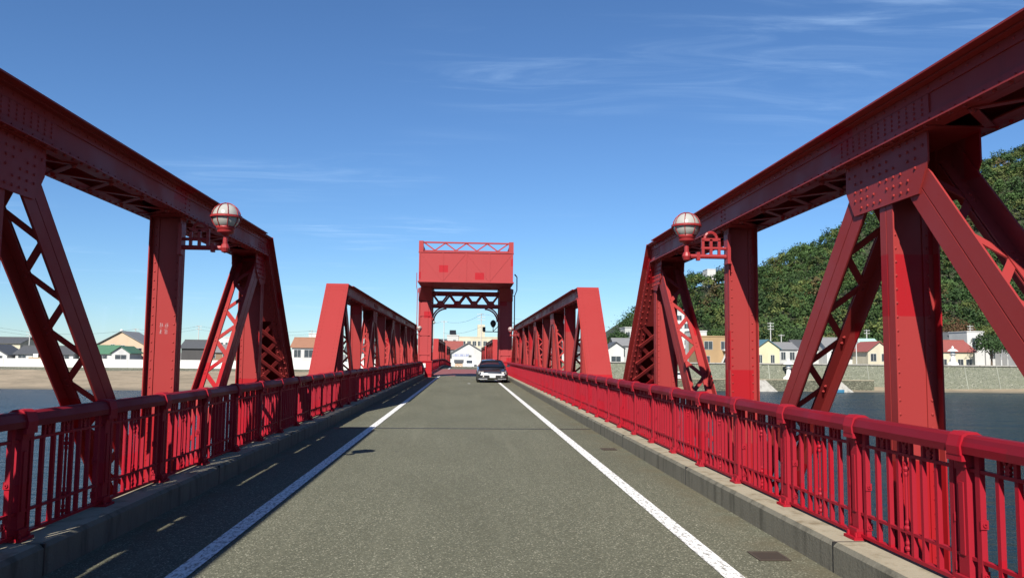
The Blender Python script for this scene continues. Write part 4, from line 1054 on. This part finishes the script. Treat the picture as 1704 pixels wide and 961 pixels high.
b = MB(); b.tube((0,0,0), (0,0,H-.3), .09, .06, 8); b.build('shaft', M['grey_pole'], root)
b = MB(); b.lathe([(.001,-.34),(.25,-.24),(.34,0),(.25,.24),(.001,.34)], (0,0,H), 12); b.build('globe', M['globe'], root, smooth=True)
b = MB(); b.box(-.4, .4, -.03, .03, H-.02, H+.02); b.build('cage_ring', M['lamp_red'], root)
BT = thing('rowing_boat', 'small blue boat moored at the foot of the quay ramp', 'boat', (onY(1397, 632, 160).x, 162.2, WATER))
b = MB(); hull = []
for t, w, zb in ((-1.9,.05,.35),(-1.3,.5,.05),(0,.72,-.05),(1.3,.66,-.02),(1.8,.55,.05)):
    hull.append([(t, -w, .55), (t, -w*.7, zb), (t, w*.7, zb), (t, w, .55)])
vs = [p for r in hull for p in r]; b.add(vs, [(k*4+i, k*4+i+1, (k+1)*4+i+1, (k+1)*4+i) for k in range(4) for i in range(3)]+[(16,17,18,19)])
b.build('hull', mat('boat_blue', (.06,.22,.36), .5), BT)
b = MB(); b.box(-.2, .1, -.6, .6, .38, .43); b.box(.9, 1.2, -.55, .55, .38, .43); b.build('thwart', M['white'], BT)

# ------------------------------------------------------------------ trees and the wooded hill
def leaf_mat(name):
    m = mat(name, (.06,.09,.03), .75, spec=.25); g = NT(m)
    at = g.new('ShaderNodeAttribute', attribute_name='tint'); g.base(at.outputs['Color']); return m
M['leaf'] = leaf_mat('foliage')
M['bark'] = plain('tree_bark', (.11,.08,.055), .4, 3)
def crown_geo(c, rx, rz, n, size, tint, r):
    """leaf clumps spread through an uneven crown; returns verts (n*4,3), tints"""
    k = max(5, int(n/14)); d = r.normal(size=(k, 3)); d /= np.linalg.norm(d, axis=1)[:, None]
    rad = r.uniform(.45, 1.0, k)**.6; cl = d*rad[:, None]; cl[:, 2] = np.abs(cl[:, 2])*1.05-.25
    idx = r.integers(0, k, n); pts = cl[idx] + r.normal(size=(n, 3))*.17
    pts = pts*np.array([rx, rx, rz]) + np.array(c)
    nrm = pts-np.array(c)+r.normal(size=(n, 3))*rx*.55; nrm[:, 2] += rx*.35; nrm /= np.linalg.norm(nrm, axis=1)[:, None]
    a = np.cross(nrm, r.normal(size=(n, 3))); a /= np.linalg.norm(a, axis=1)[:, None]; bb = np.cross(nrm, a)
    s = size*r.uniform(.6, 1.3, n)[:, None]
    v = np.stack([pts-a*s-bb*s*.7, pts+a*s-bb*s*.5, pts+a*s*.8+bb*s*.7, pts-a*s*.7+bb*s*.6], axis=1)
    cv = r.uniform(.72, 1.3, k)[idx][:, None]*np.array(tint)[None]
    return v.reshape(-1, 3), np.repeat(cv, 4, axis=0)
def leaf_mesh(name, V, T):
    n = len(V)//4; me = bpy.data.meshes.new(name); me.vertices.add(len(V)); me.vertices.foreach_set('co', V.astype(np.float32).ravel())
    me.loops.add(n*4); me.loops.foreach_set('vertex_index', np.arange(n*4, dtype=np.int32))
    me.polygons.add(n); me.polygons.foreach_set('loop_start', np.arange(0, n*4, 4, dtype=np.int32)); me.polygons.foreach_set('loop_total', np.full(n, 4, dtype=np.int32))
    me.update(calc_edges=True); at = me.color_attributes.new('tint', 'FLOAT_COLOR', 'POINT')
    at.data.foreach_set('color', np.concatenate([T, np.ones((len(T), 1))], axis=1).astype(np.float32).ravel()); me.materials.append(M['leaf']); return me
def tree(label, px, py_top, Y, rx, tint, base=-1.2, n=2600, name='broadleaf_tree', size=.19):
    t = onY(px, py_top, Y); H = t.z-base; root = thing(name, label, 'tree', (t.x, Y, base), 'trees on the far bank'); r = np.random.default_rng(int(px*7))
    b = MB(); hz = H*.45; b.tube((0,0,0), (.1,0,hz), .28, .18, 8)
    for i in range(6):
        a = i*1.05; b.tube((.1,0,hz*.8+i*.1), (math.cos(a)*rx*.55, math.sin(a)*rx*.55, hz+rx*.5+.2*i), .11, .03, 5)
    b.build('trunk', M['bark'], root)
    V, T = crown_geo((0, 0, H-rx*.85), rx, rx*.95, n, size, tint, r); link('crown', leaf_mesh('crown', V, T), root)
DG, MG, YG, BR = (.021,.044,.012), (.034,.064,.016), (.062,.078,.020), (.070,.038,.017)
tree('dark green round tree in front of the white two storey block', 1648, 553, 186, 3.6, DG)
tree('bushy green tree at the right of the floodlight mast', 1700, 557, 184, 3.4, MG)
tree('reddish brown autumn tree against the hill foot', 1592, 529, 222, 4.8, BR, n=2000)
tree('tall dark tree beside the white tower block at the hill end', 1052, 522, 240, 5.5, DG, n=2200)
tree('low dark tree left of the white tower block', 1030, 550, 226, 3.0, DG)
tree('green tree behind the roofs by the near lamp post truss', 1200, 540, 226, 4.2, MG)
tree('green tree behind the grey roof right of the yellow house', 1322, 548, 220, 4.2, DG)
tree('leafy tree behind the mint roofed house', 1410, 548, 222, 4.0, MG)
tree('yellowish tree near the foot of the hill beside the brown one', 1640, 541, 224, 3.4, YG)
SIL = [(1000, 600), (1030, 562), (1060, 520), (1100, 482), (1137, 460), (1175, 450), (1254, 447), (1281, 442), (1315, 418), (1350, 404), (1377, 398), (1391, 382), (1450, 350), (1540, 305), (1624, 268), (1665, 254), (1704, 244), (1800, 205), (1950, 150), (2200, 110), (2600, 130)]
RY = 430.0
RX_ = []; RZ_ = []
for px, py in SIL:
    q = onY(px, py, RY); RX_.append(q.x); RZ_.append(max(-1.3, q.z-7.5))
def hill_z(x, y):
    h = np.interp(x, RX_, RZ_)
    t = np.clip((y-222)/(RY-222), 0, 1); s = t*t*(3-2*t)*.35+t*.65
    back = np.clip((y-RY)/260, 0, 1)
    rough = 3.5*np.sin(x*.045+y*.021)+2.5*np.sin(x*.021-y*.05+1.3)+1.6*np.sin(x*.11+y*.083)
    return -1.4+(h+1.4)*s*(1-.75*back*back)+rough*np.clip(t*2, 0, 1)*np.clip((h+1.4)/25, 0, 1)*(1-t**6)
hx = np.linspace(60, 760, 100); hy = np.linspace(221, 700, 70)
soil = plain('hill_soil', (.035,.042,.018), .4, .1)
b = MB(); XX, YY = np.meshgrid(hx, hy); ZZ = hill_z(XX, YY)
b.add([(float(x), float(y), float(z)) for x, y, z in zip(XX.ravel(), YY.ravel(), ZZ.ravel())], [(j*100+i, j*100+i+1, (j+1)*100+i+1, (j+1)*100+i) for j in range(69) for i in range(99)])
b.build('hill', soil, smooth=True, kind='structure')
Vs, Ts = [], []; r = np.random.default_rng(3); cnt = 0
ys = np.arange(226, 455, 5.4)
for y in ys:
    xa = onY(1010, 500, y).x; xb = onY(1900, 500, y).x
    for x in np.arange(xa, xb, 5.6):
        x2, y2 = x+r.uniform(-2.4, 2.4), y+r.uniform(-2.4, 2.4); z = float(hill_z(x2, y2))
        if z < -0.6: continue
        rx = r.uniform(2.6, 5.0); k = r.random()
        tint = np.array(DG if k < .42 else MG if k < .80 else YG if k < .96 else BR)*r.uniform(.75, 1.3)
        if k >= .96: tint = tint*.7+np.array(MG)*.3
        n = int(210*rx/3.5) if y < 330 else int(165*rx/3.5)
        V, T = crown_geo((x2, y2, z+rx*.7+r.uniform(.5, 2.5)), rx, rx*r.uniform(.75, 1.15), n, .36 if y < 330 else .42, tint, r); Vs.append(V); Ts.append(T); cnt += 1
link('forest', leaf_mesh('forest', np.concatenate(Vs), np.concatenate(Ts)), None, kind='stuff', label='dense mixed green woodland covering the whole hillside', category='woodland')
print('forest trees', cnt, 'quads', sum(len(v) for v in Vs)//4, 'objects', len(bpy.data.objects))
